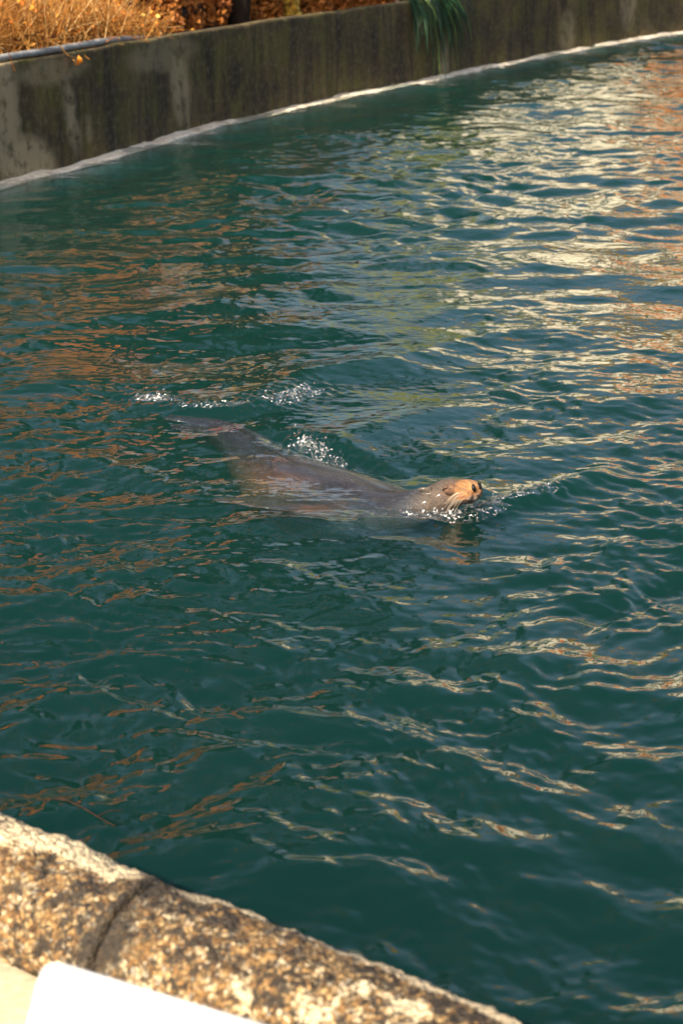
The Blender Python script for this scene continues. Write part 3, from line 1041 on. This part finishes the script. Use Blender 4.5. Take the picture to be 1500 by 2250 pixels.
# whiskers: long pale bristles that sweep back from each muzzle pad
def tube_np(pts, r0, r1, ns=4):
    pts = np.array(pts); n = len(pts)
    t = np.gradient(pts, axis=0); t /= np.linalg.norm(t, axis=1)[:, None] + 1e-9
    ref = np.array([0.31, 0.2, 0.93]); a = np.cross(t, ref); a /= np.linalg.norm(a, axis=1)[:, None] + 1e-9
    b = np.cross(t, a)
    r = np.linspace(r0, r1, n)[:, None]
    V = np.stack([pts + r * (a * math.cos(2 * math.pi * k / ns) + b * math.sin(2 * math.pi * k / ns)) for k in range(ns)], 1)
    return V.reshape(-1, 3), grid_faces(n, ns, True)


for s in (-1, 1):
    for i in range(12):
        u0 = i % 4; v0 = i // 4
        root = tip - hd * (0.032 + 0.011 * u0) + hs * (0.047 * s) + hu * (0.006 - 0.011 * v0 + 0.002 * (u0 % 2))
        root = stick_to_body(root, hs * s * -1.0)
        ln = 0.050 + 0.025 * random.random() + 0.006 * u0
        dirn = (-hd * 1.0 + hs * (0.22 * s) - hu * (0.10 + 0.12 * v0 + 0.15 * random.random())).normalized()
        pts = [root + dirn * (ln * q) - hu * (0.020 * q * q) + hs * (0.01 * s * math.sin(q * 2)) for q in np.linspace(0, 1, 6)]
        V, F = tube_np([tuple(p - SL) for p in pts], 0.0008, 0.0003)
        link('whisker', mesh_np('whisker', V, F), M['whisker'], lion)

# ------------------------------------------------------------------ splashes: drops and torn water
ico = bmesh.new(); bmesh.ops.create_icosphere(ico, subdivisions=2, radius=1.0)
ico.verts.ensure_lookup_table()
IV = np.array([v.co[:] for v in ico.verts]); IF = np.array([[v.index for v in f.verts] for f in ico.faces]); ico.free()


def splash(label, path, n, spread, zmax, size, seed=0, width=0.05):
    """a torn, lumpy crest of water along a line of photo pixels, with a few drops thrown clear of it"""
    r = np.random.default_rng(seed)
    w = [P(x, y, 0) for x, y in path]
    o = w[0].copy()
    A = np.array([[p.x - o.x, p.y - o.y] for p in w])
    d = np.r_[0, np.cumsum(np.linalg.norm(np.diff(A, axis=0), axis=1))]
    ns = max(20, int(d[-1] / 0.0032)); nt = int(2 * width / 0.0036)
    tq = np.linspace(0, d[-1], ns)
    L2 = np.stack([np.interp(tq, d, A[:, 0]), np.interp(tq, d, A[:, 1])], 1)
    tg = np.gradient(L2, axis=0); tg /= np.linalg.norm(tg, axis=1)[:, None]
    nn2 = np.stack([-tg[:, 1], tg[:, 0]], 1)
    t = np.linspace(-1, 1, nt)
    X = L2[:, None, 0] + nn2[:, None, 0] * t * width; Y = L2[:, None, 1] + nn2[:, None, 1] * t * width
    wx = X + o.x; wy = Y + o.y
    ends = np.sin(np.linspace(0, math.pi, ns))[:, None] ** 0.5
    env = np.exp(-(t[None, :] / 0.55) ** 2) * ends
    n1 = 1 - np.abs(vnoise(wx * 38, wy * 38, wx * 0, 80 + seed)); n2 = 1 - np.abs(vnoise(wx * 85, wy * 85, wx * 0, 90 + seed))
    lump = np.clip(0.5 + 0.7 * vnoise(wx * 17, wy * 17, wx * 0, 95 + seed), 0, 1.2)
    H = env * lump * (0.55 * n1 ** 3 + 0.45 * n1 * n2 ** 4) * zmax
    base = np.array([[water_z(x, y) for x, y in zip(rx, ry)] for rx, ry in zip(wx[::6, ::6], wy[::6, ::6])])
    iy = np.clip(np.arange(ns) / 6.0, 0, base.shape[0] - 1); ix = np.clip(np.arange(nt) / 6.0, 0, base.shape[1] - 1)
    y0 = np.floor(iy).astype(int); x0 = np.floor(ix).astype(int); y1 = np.minimum(y0 + 1, base.shape[0] - 1); x1 = np.minimum(x0 + 1, base.shape[1] - 1)
    fy = (iy - y0)[:, None]; fx = (ix - x0)[None, :]
    B = base[np.ix_(y0, x0)] * (1 - fy) * (1 - fx) + base[np.ix_(y1, x0)] * fy * (1 - fx) + base[np.ix_(y0, x1)] * (1 - fy) * fx + base[np.ix_(y1, x1)] * fy * fx
    Z = B + H - 0.16 * zmax
    # crests lean and curl a little instead of standing as a plain height field
    X = X + H * 0.5 * vnoise(wx * 30, wy * 30, wx * 0, 97 + seed); Y = Y - H * 0.4 * np.abs(vnoise(wx * 24, wy * 24, wx * 0, 98 + seed))
    Vs = [np.stack([X, Y, Z], -1).reshape(-1, 3)]; Fq = grid_faces(ns, nt)
    Fs = [np.concatenate([Fq[:, [0, 1, 2]], Fq[:, [0, 2, 3]]])]
    k = ns * nt
    for i in range(n):
        q = r.random() * (len(path) - 1); j = int(q); f = q - j
        x = path[j][0] * (1 - f) + path[j + 1][0] * f + r.normal() * spread
        y = path[j][1] * (1 - f) + path[j + 1][1] * f + r.normal() * spread * 0.35
        p = P(x, y, 0)
        hgt = zmax * (0.15 + 1.0 * r.random() ** 2.0)
        sz = size * (0.3 + r.random() ** 2.5 * 1.3)
        noise = 1 + 0.4 * vnoise(IV[:, 0] * 1.4 + i * 7.1, IV[:, 1] * 1.4, IV[:, 2] * 1.4, 60 + seed)
        V = IV * noise[:, None] * np.array([1.0 + r.random() * 0.5, 1.0, 0.9 + 0.8 * r.random()]) * sz
        Vs.append(V + np.array([p.x - o.x, p.y - o.y, water_z(p.x, p.y) + hgt])); Fs.append(IF + k); k += len(IV)
    ob = link('splash', mesh_np('splash', np.concatenate(Vs), np.concatenate(Fs)), M['splash'])
    ob.location = (o.x, o.y, 0)
    tag(ob, label, 'splash', kind='stuff')
    return ob


splash('white spray thrown up against the back of the sea lion', [(648, 962), (680, 976), (705, 988), (750, 1008)], 60, 8, 0.080, 0.0040, 1, 0.050)
splash('broken water and drops around the chin of the sea lion', [(890, 1122), (950, 1134), (1005, 1140), (1050, 1132), (1085, 1116)], 80, 9, 0.026, 0.0030, 2, 0.085)
splash('broken water on the low wave ahead of the snout', [(1080, 1114), (1120, 1106), (1160, 1098), (1215, 1086)], 22, 9, 0.014, 0.0028, 3, 0.05)
splash('round bubbling splash behind the hind flippers', [(298, 878), (330, 876), (372, 886)], 34, 8, 0.045, 0.0040, 4, 0.085)
splash('long splash on the water above the sea lion back', [(588, 890), (630, 882), (662, 868), (690, 852)], 50, 7, 0.042, 0.0038, 5, 0.075)
splash('line of tiny drops between the two rear splashes', [(390, 902), (460, 907), (500, 905), (540, 896)], 26, 6, 0.008, 0.0032, 6, 0.03)


# a thin dark twig afloat near the pool edge
tp = [P(x, y, 0) for x, y in [(118, 1762), (150, 1772), (185, 1790), (215, 1806), (255, 1826)]]
tz = [(p.x - tp[2].x, p.y - tp[2].y, water_z(p.x, p.y) + 0.004 * (i % 2) + 0.001) for i, p in enumerate(tp)]
ft = thing('floating_twig', 'thin dark brown twig floating on the water near the pebble pool edge', 'twig', (tp[2].x, tp[2].y, 0))
V, F = tube_np(tz, 0.0042, 0.0022, 6)
link('stem', mesh_np('stem', V, F), M['bark_dark'], ft)
V, F = tube_np([tz[3], tuple(np.array(tz[3]) + np.array([0.03, 0.02, 0.008])), tuple(np.array(tz[3]) + np.array([0.07, 0.03, 0.006]))], 0.0028, 0.0015, 5)
link('side_shoot', mesh_np('side_shoot', V, F), M['bark_dark'], ft)

# ------------------------------------------------------------------ plants behind the wall
def leaf_mesh(name, C, size, r, aspect=0.6, droop=None):
    """many small bent leaves at the points C"""
    n = len(C)
    d = r.normal(size=(n, 3)); d /= np.linalg.norm(d, axis=1)[:, None]
    if droop is not None: d = d * (1 - droop) + np.array([0, 0, -1]) * droop
    e = np.cross(d, r.normal(size=(n, 3))); e /= np.linalg.norm(e, axis=1)[:, None] + 1e-9
    nrm = np.cross(d, e)
    s = size * (0.6 + 0.8 * r.random(n))[:, None]
    a = C - d * s * 0.5; b = C + d * s * 0.5
    m1 = C + e * s * aspect * 0.5 + nrm * s * 0.12; m2 = C - e * s * aspect * 0.5 + nrm * s * 0.12
    V = np.stack([a, m1, b, m2], 1).reshape(-1, 3)
    F = np.arange(4 * n).reshape(n, 4)
    me = mesh_np(name, V, F, False)
    return me, n


def shade_by(me, n, per, vals):
    set_attr(me, 'shade', np.repeat(vals, per))


def branches(r, base, height, spread, levels=3, trunk_r=0.2, n1=7, lean=0.0):
    """limbs as tapered tubes; returns mesh arrays and the twig tips"""
    Vs, Fs, tips = [], [], []
    cnt = [0]

    def limb(p, d, ln, rad, lev):
        pts = [np.array(p)]
        dd = np.array(d)
        for i in range(5):
            dd = dd + r.normal(size=3) * 0.10 + np.array([0, 0, 0.05 if lev else 0.0])
            dd /= np.linalg.norm(dd)
            pts.append(pts[-1] + dd * ln / 5)
        V, F = tube_np(pts, rad, rad * (0.55 if lev == 0 else 0.3), 7 if lev < 2 else 4)
        Vs.append(V); Fs.append(F + cnt[0]); cnt[0] += len(V)
        if lev >= levels:
            tips.extend(pts[2:]); return
        nb = n1 if lev == 0 else 5
        for i in range(nb):
            q = 0.40 + 0.6 * (i + r.random() * 0.6) / nb if lev == 0 else 0.3 + 0.7 * (i + r.random()) / nb
            q = min(q, 0.999)
            kx = min(4, int(q * 5))
            pos = pts[kx] + (pts[kx + 1] - pts[kx]) * (q * 5 - kx)
            az = r.random() * 6.283
            out = np.array([math.cos(az), math.sin(az), 0.0]) * spread
            nd = dd * 0.55 + out + np.array([0, 0, 0.35])
            nd /= np.linalg.norm(nd)
            limb(pos, nd, ln * (0.52 + 0.2 * r.random()) * (1.15 - 0.35 * q), rad * (0.5 - 0.15 * q), lev + 1)

    limb(base, np.array([lean, 0, 1.0]), height * 0.62, trunk_r, 0)
    return np.concatenate(Vs), np.concatenate(Fs), np.array(tips)


def tree(name, label, loc, height, seed, leafmat, bark, nleaf, leafsize, trunk_r=0.18, spread=0.8, puff=0.5, levels=3, group=None, n1=7):
    r = np.random.default_rng(seed)
    t = thing(name, label, 'tree', loc, group)
    V, F, tips = branches(r, (0, 0, -0.2), height, spread, levels, trunk_r, n1)
    link('trunk', mesh_np('trunk', V, F), bark, t)
    if nleaf:
        C = tips[r.integers(0, len(tips), nleaf)] + r.normal(size=(nleaf, 3)) * puff
        me, n = leaf_mesh('crown', C, leafsize, r)
        cl = 0.5 + 0.5 * vnoise(C[:, 0] * 0.8, C[:, 1] * 0.8, C[:, 2] * 0.8, seed)
        shade_by(me, n, 4, np.clip(cl * 0.6 + r.random(nleaf) * 0.45, 0, 1))
        link('crown', me, leafmat, t)
    return t


def ground_z(back):
    return WALL_H - 0.13 + 0.25 * (1 - math.exp(-back / 2.5)) + 0.006 * min(back, 80)


def dry_shrub(label, px, back, hgt, width, seed, ntwig=260, nleaf=260, lean=0.05):
    r = np.random.default_rng(seed)
    q, tg, nn = wall_point(px, back)
    z0 = ground_z(back) - 0.03
    t = thing('dry_shrub', label, 'shrub', (q.x, q.y, z0), 'straw coloured shrubs on top of the wall')
    Vs, Fs, sh, k = [], [], [], 0
    tips = []
    for i in range(ntwig):
        az = r.random() * 6.283
        b = np.array([r.normal() * width * 0.30, r.normal() * width * 0.18, 0.0])
        out = np.array([math.cos(az), math.sin(az), 0]) * (0.15 + 0.75 * r.random())
        out[:2] += -nn * lean * r.random()
        ln = hgt * (0.5 + 0.7 * r.random())
        bend = 0.2 + 1.0 * r.random() ** 1.5
        d = np.array([out[0], out[1], 1.0]); d /= np.linalg.norm(d)
        pts = [b]
        for s in range(6):
            d = d + np.array([out[0] * 0.16, out[1] * 0.16, -0.16 * bend]) + r.normal(size=3) * 0.09
            d /= np.linalg.norm(d)
            pts.append(pts[-1] + d * ln / 6)
        for p in pts: p[2] = max(p[2], 0.01) if abs(p[0]) < 9 else p[2]
        if max(-(p[0] * nn[0] + p[1] * nn[1]) for p in pts) > back + 0.02 and r.random() < 0.93: continue
        V, F = tube_np(pts, 0.0075 * (0.6 + 0.7 * r.random()), 0.0022, 3)
        Vs.append(V); Fs.append(F + k); k += len(V)
        sh.append(np.full(len(V), np.clip(0.55 + r.normal() * 0.25, 0, 1)))
        tips += pts[2:]
    me = mesh_np('stems', np.concatenate(Vs), np.concatenate(Fs))
    set_attr(me, 'shade', np.concatenate(sh))
    link('stems', me, M['twig'], t)
    tips = np.array(tips)
    C = tips[r.integers(0, len(tips), nleaf)] + r.normal(size=(nleaf, 3)) * 0.03
    me, n = leaf_mesh('leaves', C, 0.055, r, 0.6)
    shade_by(me, n, 4, r.random(nleaf))
    link('leaves', me, M['leaf_orange'], t)
    return t


for i, (px, bk, h) in enumerate([(-130, 1.0, 0.8), (-20, 0.95, 0.85), (70, 0.9, 0.8), (165, 0.9, 0.8), (255, 0.85, 0.72), (335, 0.8, 0.6), (390, 0.75, 0.45)]):
    dry_shrub('small straw coloured shrub beside the slim dark trunk' if px > 380 else 'straw coloured dry shrub hanging over the pale pipe and the wall top', px, bk, h, 1.3 if px < 300 else 0.8, 100 + i, 850, 170)
for i, (px, bk, h) in enumerate([(-60, 1.9, 1.2), (70, 2.0, 1.1), (200, 2.0, 1.2), (320, 2.1, 1.0)]):
    dry_shrub('taller straw coloured shrub standing behind those at the wall top', px, bk, h, 1.7, 130 + i, 600, 150, 0.15)

# pale pipe along the top of the wall
pts = []
for px, bk, z in [(-160, 0.08, 0.055), (0, 0.08, 0.055), (90, 0.08, 0.055), (170, 0.09, 0.055), (240, 0.11, 0.055), (300, 0.16, 0.04), (380, 0.30, -0.03)]:
    q, _, _ = wall_point(px, bk, WALL_H + z)
    pts.append(q)
A = np.array([list(p) for p in pts])
d = np.r_[0, np.cumsum(np.linalg.norm(np.diff(A, axis=0), axis=1))]
tq = np.linspace(0, d[-1], 40)
A = np.stack([np.interp(tq, d, A[:, i]) for i in range(3)], 1)
pl = thing('pipe', 'pale grey pipe lying along the top of the concrete wall under dry shrubs', 'pipe', tuple(A[20]))
V, F = tube_np(A - A[20], 0.032, 0.032, 16)
link('tube', mesh_np('tube', V, F), M['pipe'], pl)
for kx in (6, 19, 31):
    c = A[kx] - A[20]
    dd = A[kx + 1] - A[kx]; dd /= np.linalg.norm(dd)
    V, F = tube_np([c - dd * 0.02, c + dd * 0.02], 0.038, 0.038, 16)
    link('collar', mesh_np('collar', V, F), M['steel'], pl)

# a dry twig with one orange leaf that hangs over the wall
q, tg, nn = wall_point(128, 0.02, WALL_H + 0.10)
tw = thing('dry_twig', 'dry twig with an orange leaf hanging over the wall edge', 'twig', tuple(q))
dv = np.array([tg[0], tg[1], 0]); ov = np.array([-nn[0], -nn[1], 0])
V, F = tube_np([-dv * 0.12 + np.array([0, 0, 0.05]), ov * 0.05, ov * 0.09 + dv * 0.05 + np.array([0, 0, -0.09]), ov * 0.10 + dv * 0.22 + np.array([0, 0, -0.13])], 0.008, 0.005, 5)
me = mesh_np('stem', V, F); set_attr(me, 'shade', np.full(len(V), 0.8)); link('stem', me, M['twig'], tw)
C = np.array([ov * 0.10 + dv * 0.25 + np.array([0, 0, -0.14]), ov * 0.11 + dv * 0.23 + np.array([0, 0, -0.17])])
me, n = leaf_mesh('leaf', C, 0.10, np.random.default_rng(3), 0.8); shade_by(me, n, 4, np.array([0.7, 0.55])); link('leaf', me, M['leaf_orange'], tw)


# orange-leaved bushes behind the wall
def leafy_bush(name, label, loc, w, h, seed, mat, n=3500, size=0.09, group=None):
    r = np.random.default_rng(seed)
    t = thing(name, label, 'bush', loc, group)
    V, F, tips = branches(r, (0, 0, -0.1), h * 0.9, 1.3, 2, 0.035, 8)
    link('stems', mesh_np('stems', V, F), M['bark'], t)
    th = r.random(n) * 6.283; ph = np.arccos(1 - r.random(n))
    rad = (0.55 + 0.45 * r.random(n) ** 0.5)
    C = np.stack([np.cos(th) * np.sin(ph) * w * rad, np.sin(th) * np.sin(ph) * w * rad * 0.8, np.cos(ph) * h * rad], 1)
    C *= (1 + 0.22 * vnoise(C[:, 0] * 2.5, C[:, 1] * 2.5, C[:, 2] * 2.5, seed))[:, None]
    C = C[C[:, 2] > 0.02]
    me, k = leaf_mesh('foliage', C, size, r, 0.65)
    cl = 0.5 + 0.5 * vnoise(C[:, 0] * 3, C[:, 1] * 3, C[:, 2] * 3, seed + 1)
    shade_by(me, k, 4, np.clip(cl * 0.5 + r.random(k) * 0.5, 0, 1))
    link('foliage', me, mat, t)
    return t


k = 0
for px, bk, w, h, mt in [(455, 0.85, 0.50, 0.62, 'leaf_orange'), (505, 0.95, 0.5, 0.62, 'leaf_orange'), (560, 0.9, 0.55, 0.7, 'leaf_orange'), (655, 0.62, 0.42, 0.62, 'leaf_orange'), (695, 0.60, 0.40, 0.66, 'leaf_gold'),
                         (740, 0.58, 0.42, 0.60, 'leaf_orange'), (790, 0.55, 0.38, 0.52, 'leaf_orange'), (840, 0.55, 0.40, 0.5, 'leaf_orange'), (890, 0.6, 0.42, 0.6, 'leaf_orange'), (540, 2.0, 1.0, 1.6, 'leaf_orange'), (760, 1.9, 1.0, 1.6, 'leaf_gold'), (900, 2.0, 1.0, 1.6, 'leaf_orange')]:
    q, _, _ = wall_point(px, bk, ground_z(bk))
    if mt == 'leaf_gold': lab = 'tall golden bush standing behind the low rusty bushes' if h > 1 else 'low golden leaved bush close behind the concrete wall'
    elif h > 1: lab = 'tall rusty orange bush standing behind the low bushes at the wall'
    elif px < 600: lab = 'low rusty orange bush between the slim and the thick dark trunk'
    else: lab = 'low rusty orange bush along the wall between thick trunk and hanging plant'
    leafy_bush('autumn_bush', lab, tuple(q), w, h, 200 + k, M['leaf_rust' if mt == 'leaf_orange' else mt], 2300, 0.08, 'autumn bushes behind the wall')
    k += 1

# dark trunks just behind the wall
for i, (px, bk, r0, hh, lab) in enumerate([(425, 0.7, 0.09, 13, 'slim dark trunk rising at the end of the straw shrubs'), (612, 0.55, 0.15, 14.5, 'thick black trunk standing close behind the wall')]):
    q, _, _ = wall_point(px, bk, ground_z(bk))
    tree('dark_tree', lab, tuple(q), hh, 300 + i, M['leaf_orange'], M['bark_dark'], 700, 0.14, r0, 0.9, 0.35, 4)
# a fallen dark log on the bank
q, tg, nn = wall_point(520, 0.62, WALL_H + 0.13)
lg = thing('fallen_log', 'dark fallen log lying on the bank just behind the wall', 'log', tuple(q))
rr_ = np.random.default_rng(8)
pts = [np.array([tg[0], tg[1], 0]) * s + np.array([0, 0, 0.02 * math.sin(s * 4)]) for s in np.linspace(-0.9, 1.0, 12)]
V, F = tube_np(pts, 0.10, 0.07, 12)
V += (vnoise(V[:, 0] * 8, V[:, 1] * 8, V[:, 2] * 8, 71) * 0.012)[:, None]
link('log', mesh_np('log', V, F), M['bark_dark'], lg)

# strap-leaved plant that hangs over the wall
q, tg, nn = wall_point(955, 0.35, ground_z(0.35))
hp = thing('hanging_plant', 'dark green strap leaved plant hanging over the wall face', 'plant', tuple(q))
r = np.random.default_rng(77)
for i in range(120):
    a0 = (r.random() - 0.5) * 1.6
    ov = np.array([-nn[0], -nn[1], 0.0]); dv = np.array([tg[0], tg[1], 0.0])
    hang = (0.18 + 0.55 * r.random() ** 1.5) * (1.0 if abs(a0) < 0.5 else 0.75)
    if i % 10 == 0 and abs(a0) < 0.6: hang += 0.45
    reach = 0.42 + 0.18 * r.random()
    p0 = dv * a0 * 0.55 + np.array([0, 0, 0.02])
    p1 = p0 + ov * reach * 0.45 + dv * a0 * 0.25 + np.array([0, 0, 0.22 + 0.3 * r.random()])
    p2 = p0 + ov * reach * 0.95 + dv * a0 * 0.5 + np.array([0, 0, -0.02])
    p3 = p2 + ov * 0.04 + dv * a0 * 0.08 + np.array([0, 0, -hang])
    tt_ = np.linspace(0, 1, 12)[:, None]
    c = (1 - tt_)**3 * p0 + 3 * (1 - tt_)**2 * tt_ * p1 + 3 * (1 - tt_) * tt_**2 * p2 + tt_**3 * p3
    w = (0.006 + 0.011 * r.random()) * np.sin(np.linspace(0.35, math.pi, 12)) ** 0.8
    sdv = dv + ov * r.normal() * 1.2 + np.array([0, 0, r.normal() * 0.3]); sdv /= np.linalg.norm(sdv)
    tg3 = np.gradient(c, axis=0); nm = np.cross(tg3, sdv); nm /= np.linalg.norm(nm, axis=1)[:, None] + 1e-9
    V = np.stack([c - sdv * w[:, None], c + nm * 0.006, c + sdv * w[:, None]], 1).reshape(-1, 3)
    me = mesh_np('strap_leaf', V, grid_faces(12, 3))
    set_attr(me, 'shade', np.full(len(V), np.clip(r.random() * 0.75 if i % 11 else 0.93, 0, 1)))
    link('strap_leaf', me, M['leaf_strap'], hp)

# ------------------------------------------------------------------ what the pool mirrors: trees and a pale building beyond the bank
gz = lambda b: ground_z(b)
for i, (x, y, h, mt, lab) in enumerate([
        (-10.5, 26, 4.4, 'leaf_orange', 'low orange maple standing behind the straw shrubs'),
        (-7.6, 30, 4.6, 'leaf_orange', 'low orange maple on the bank behind the first trunk'),
        (-5.0, 34, 4.4, 'leaf_orange', 'low orange maple on the bank behind the thick trunk'),
        (9.0, 48, 3.8, 'leaf_orange', 'orange maple beside the cream building'),
        (11.3, 45, 3.4, 'leaf_lime', 'low yellow green tree between the orange maple and a golden tree'),
        (5.0, 69, 13.5, 'leaf_lime', 'tall yellow green tree rising behind the near end of the pavilion'),
        (12.0, 70, 14.5, 'leaf_gold', 'tall golden tree rising behind the pavilion roof'),
        (13.5, 46, 4.5, 'leaf_gold', 'golden tree before the end of the cream building')]):
    tree('autumn_tree', lab, (x, y, 1.2), h, 400 + i, M[mt], M['bark'], 14000, 0.26, 0.12, 1.0, 0.45, 3, 'autumn trees beyond the wall')
tree('evergreen_tree', 'dark evergreen tree on the bank between the orange maples and the cream building', (-1.3, 36, 1.2), 11.5, 450, M['leaf_green'], M['bark_dark'], 18000, 0.28, 0.2, 0.75, 0.45, 3)
tree('evergreen_tree', 'tall dark evergreen tree behind the orange maples', (-14, 44, 1.3), 13, 451, M['leaf_green'], M['bark_dark'], 9000, 0.34, 0.25, 0.75, 0.6, 3)
for i, (x, y, h) in enumerate([(-10, 24, 15), (12, 41, 16), (-22, 50, 17), (-15, 47, 15), (-10, 52, 18), (-6, 48, 16), (-2.5, 56, 18), (2.5, 70, 19), (8, 72, 20), (13, 70, 18), (19, 70, 18), (27, 64, 18)]):
    tree('bare_tree', 'bare winter tree rising right behind the straw coloured shrubs' if y < 30 else 'bare winter tree standing in front of the cream building' if y < 45 else 'tall bare winter tree with grey limbs rising behind the pavilion' if y > 60 else 'tall bare winter tree with grey limbs rising behind the orange maples', (x, y, 1.3), h, 470 + i, M['leaf_orange'], M['bark'], 350, 0.22, 0.24, 0.75, 0.5, 4, 'bare trees behind the pool')

# cream building
BW, BD, BH = 15.0, 8.0, 7.9
bx, by, bz = 3.9, 58.0, 1.2
bd_ = thing('pavilion', 'long cream stone pavilion with dark windows beyond the pool', 'building', (bx + BW / 2, by, bz))


def box(x0, x1, y0, y1, z0, z1):
    V = np.array([(x0, y0, z0), (x1, y0, z0), (x1, y1, z0), (x0, y1, z0), (x0, y0, z1), (x1, y0, z1), (x1, y1, z1), (x0, y1, z1)])
    return V, np.array([(0, 3, 2, 1), (4, 5, 6, 7), (0, 1, 5, 4), (1, 2, 6, 5), (2, 3, 7, 6), (3, 0, 4, 7)])


def boxes(name, lst, mat, parent):
    Vs, Fs, k = [], [], 0
    for b in lst:
        V, F = box(*b); Vs.append(V); Fs.append(F + k); k += 8
    return link(name, mesh_np(name, np.concatenate(Vs), np.concatenate(Fs), False), mat, parent)


hw = BW / 2
wins = [(-hw + 1.3 + i * 2.8, -hw + 2.5 + i * 2.8) for i in range(5)]
cells = []
xs = [-hw] + [v for w in wins for v in w] + [hw]
for a_, b_ in zip(xs[0::2], xs[1::2]): cells.append((a_, b_, 0, 0.4, 0, BH))
ROWS = ((1.0, 3.4), (5.0, 7.4))
for a_, b_ in wins:
    cells.append((a_, b_, 0.002, 0.398, 0, ROWS[0][0])); cells.append((a_, b_, 0.002, 0.398, ROWS[0][1], ROWS[1][0])); cells.append((a_, b_, 0.002, 0.398, ROWS[1][1], BH))
cells += [(-hw, -hw + 0.4, 0.402, BD, 0, BH), (hw - 0.4, hw, 0.402, BD, 0, BH), (-hw + 0.402, hw - 0.402, BD - 0.4, BD, 0, BH)]
boxes('wall', cells, M['stone'], bd_)
for a_, b_ in wins:
    for z0_, z1_ in ROWS:
        wdw = boxes('window', [(a_ + 0.01, b_ - 0.01, 0.22, 0.26, z0_ + 0.01, z1_ - 0.01)], M['glass'], bd_)
        boxes('frame', [(a_ + 0.02, a_ + 0.1, 0.17, 0.215, z0_ + 0.02, z1_ - 0.02), (b_ - 0.1, b_ - 0.02, 0.17, 0.215, z0_ + 0.02, z1_ - 0.02), (a_ + 0.102, b_ - 0.102, 0.17, 0.215, z0_ + 0.02, z0_ + 0.1), (a_ + 0.102, b_ - 0.102, 0.17, 0.215, z1_ - 0.1, z1_ - 0.02), ((a_ + b_) / 2 - 0.03, (a_ + b_) / 2 + 0.03, 0.172, 0.213, z0_ + 0.102, z1_ - 0.102)], M['stone'], wdw)
boxes('cornice', [(-hw - 0.3, hw + 0.3, -0.3, BD + 0.3, BH + 0.003, BH + 0.35)], M['stone'], bd_)
V = np.array([(-hw - 0.35, -0.35, BH + 0.36), (hw + 0.35, -0.35, BH + 0.36), (hw + 0.35, BD + 0.35, BH + 0.36), (-hw - 0.35, BD + 0.35, BH + 0.36), (-hw + 2.5, BD / 2, BH + 1.9), (hw - 2.5, BD / 2, BH + 1.9)])
bm = bmesh.new(); vv = [bm.verts.new(v) for v in V]
for f in [(0, 1, 5, 4), (1, 2, 5), (2, 3, 4, 5), (3, 0, 4), (3, 2, 1, 0)]: bm.faces.new([vv[i] for i in f])
me = bpy.data.meshes.new('roof'); bm.to_mesh(me); bm.free()
link('roof', me, M['roof'], bd_)

# ------------------------------------------------------------------ white information panel in the near corner
zb = 1.42                                                # height of the panel's upper corner
c0 = P(100, 2112, zb)
e1 = (P(560, 2253, zb - 0.0) - c0); e1.z = 0; e1.normalize()     # along the top edge
ref = P(38, 2260, zb - 0.07) - c0
e2 = (ref - e1 * ref.dot(e1)).normalized()              # down the slope
nrm = e1.cross(e2).normalized()
if nrm.z < 0: nrm = -nrm
PW, PH, PT, PR = 0.90, 0.55, 0.018, 0.018
info = thing('information_panel', 'tilted white information panel in front of the pebble pool edge', 'sign', (c0.x, c0.y, 0.215))
base = Vector((c0.x, c0.y, 0.215))


def panel_mesh(w, h, x0, y0, th, rad, lift):
    outline = []
    for (cx, cy_, a0) in ((x0 + rad, y0 + rad, 180), (x0 + w - rad, y0 + rad, 270), (x0 + w - rad, y0 + h - rad, 0), (x0 + rad, y0 + h - rad, 90)):
        for s in range(7):
            a = R(a0 + 90 * s / 6)
            outline.append((cx + rad * math.cos(a), cy_ + rad * math.sin(a)))
    bm = bmesh.new()
    tp = [bm.verts.new(c0 - base + e1 * x + e2 * y + nrm * lift) for x, y in outline]
    bt = [bm.verts.new(c0 - base + e1 * x + e2 * y + nrm * (lift - th)) for x, y in outline]
    bm.faces.new(tp); bm.faces.new(bt[::-1])
    for i in range(len(tp)):
        j = (i + 1) % len(tp)
        bm.faces.new([tp[i], bt[i], bt[j], tp[j]])
    bmesh.ops.recalc_face_normals(bm, faces=bm.faces)
    me = bpy.data.meshes.new('board'); bm.to_mesh(me); bm.free()
    return me


link('board', panel_mesh(PW, PH, 0, 0, PT, PR, 0.0), M['panel'], info)
link('printed_picture', panel_mesh(0.36, 0.36, 0.03, 0.075, 0.0012, 0.006, 0.0016), M['print'], info)
for xo in (0.15, 0.75):
    tpv = c0 + e1 * xo + e2 * 0.28 - nrm * (PT + 0.002)
    V, F = tube_np([np.array(tpv - base), np.array((tpv.x - base.x, tpv.y - base.y, 0.0))], 0.022, 0.022, 14)
    link('post', mesh_np('post', V, F), M['steel'], info)
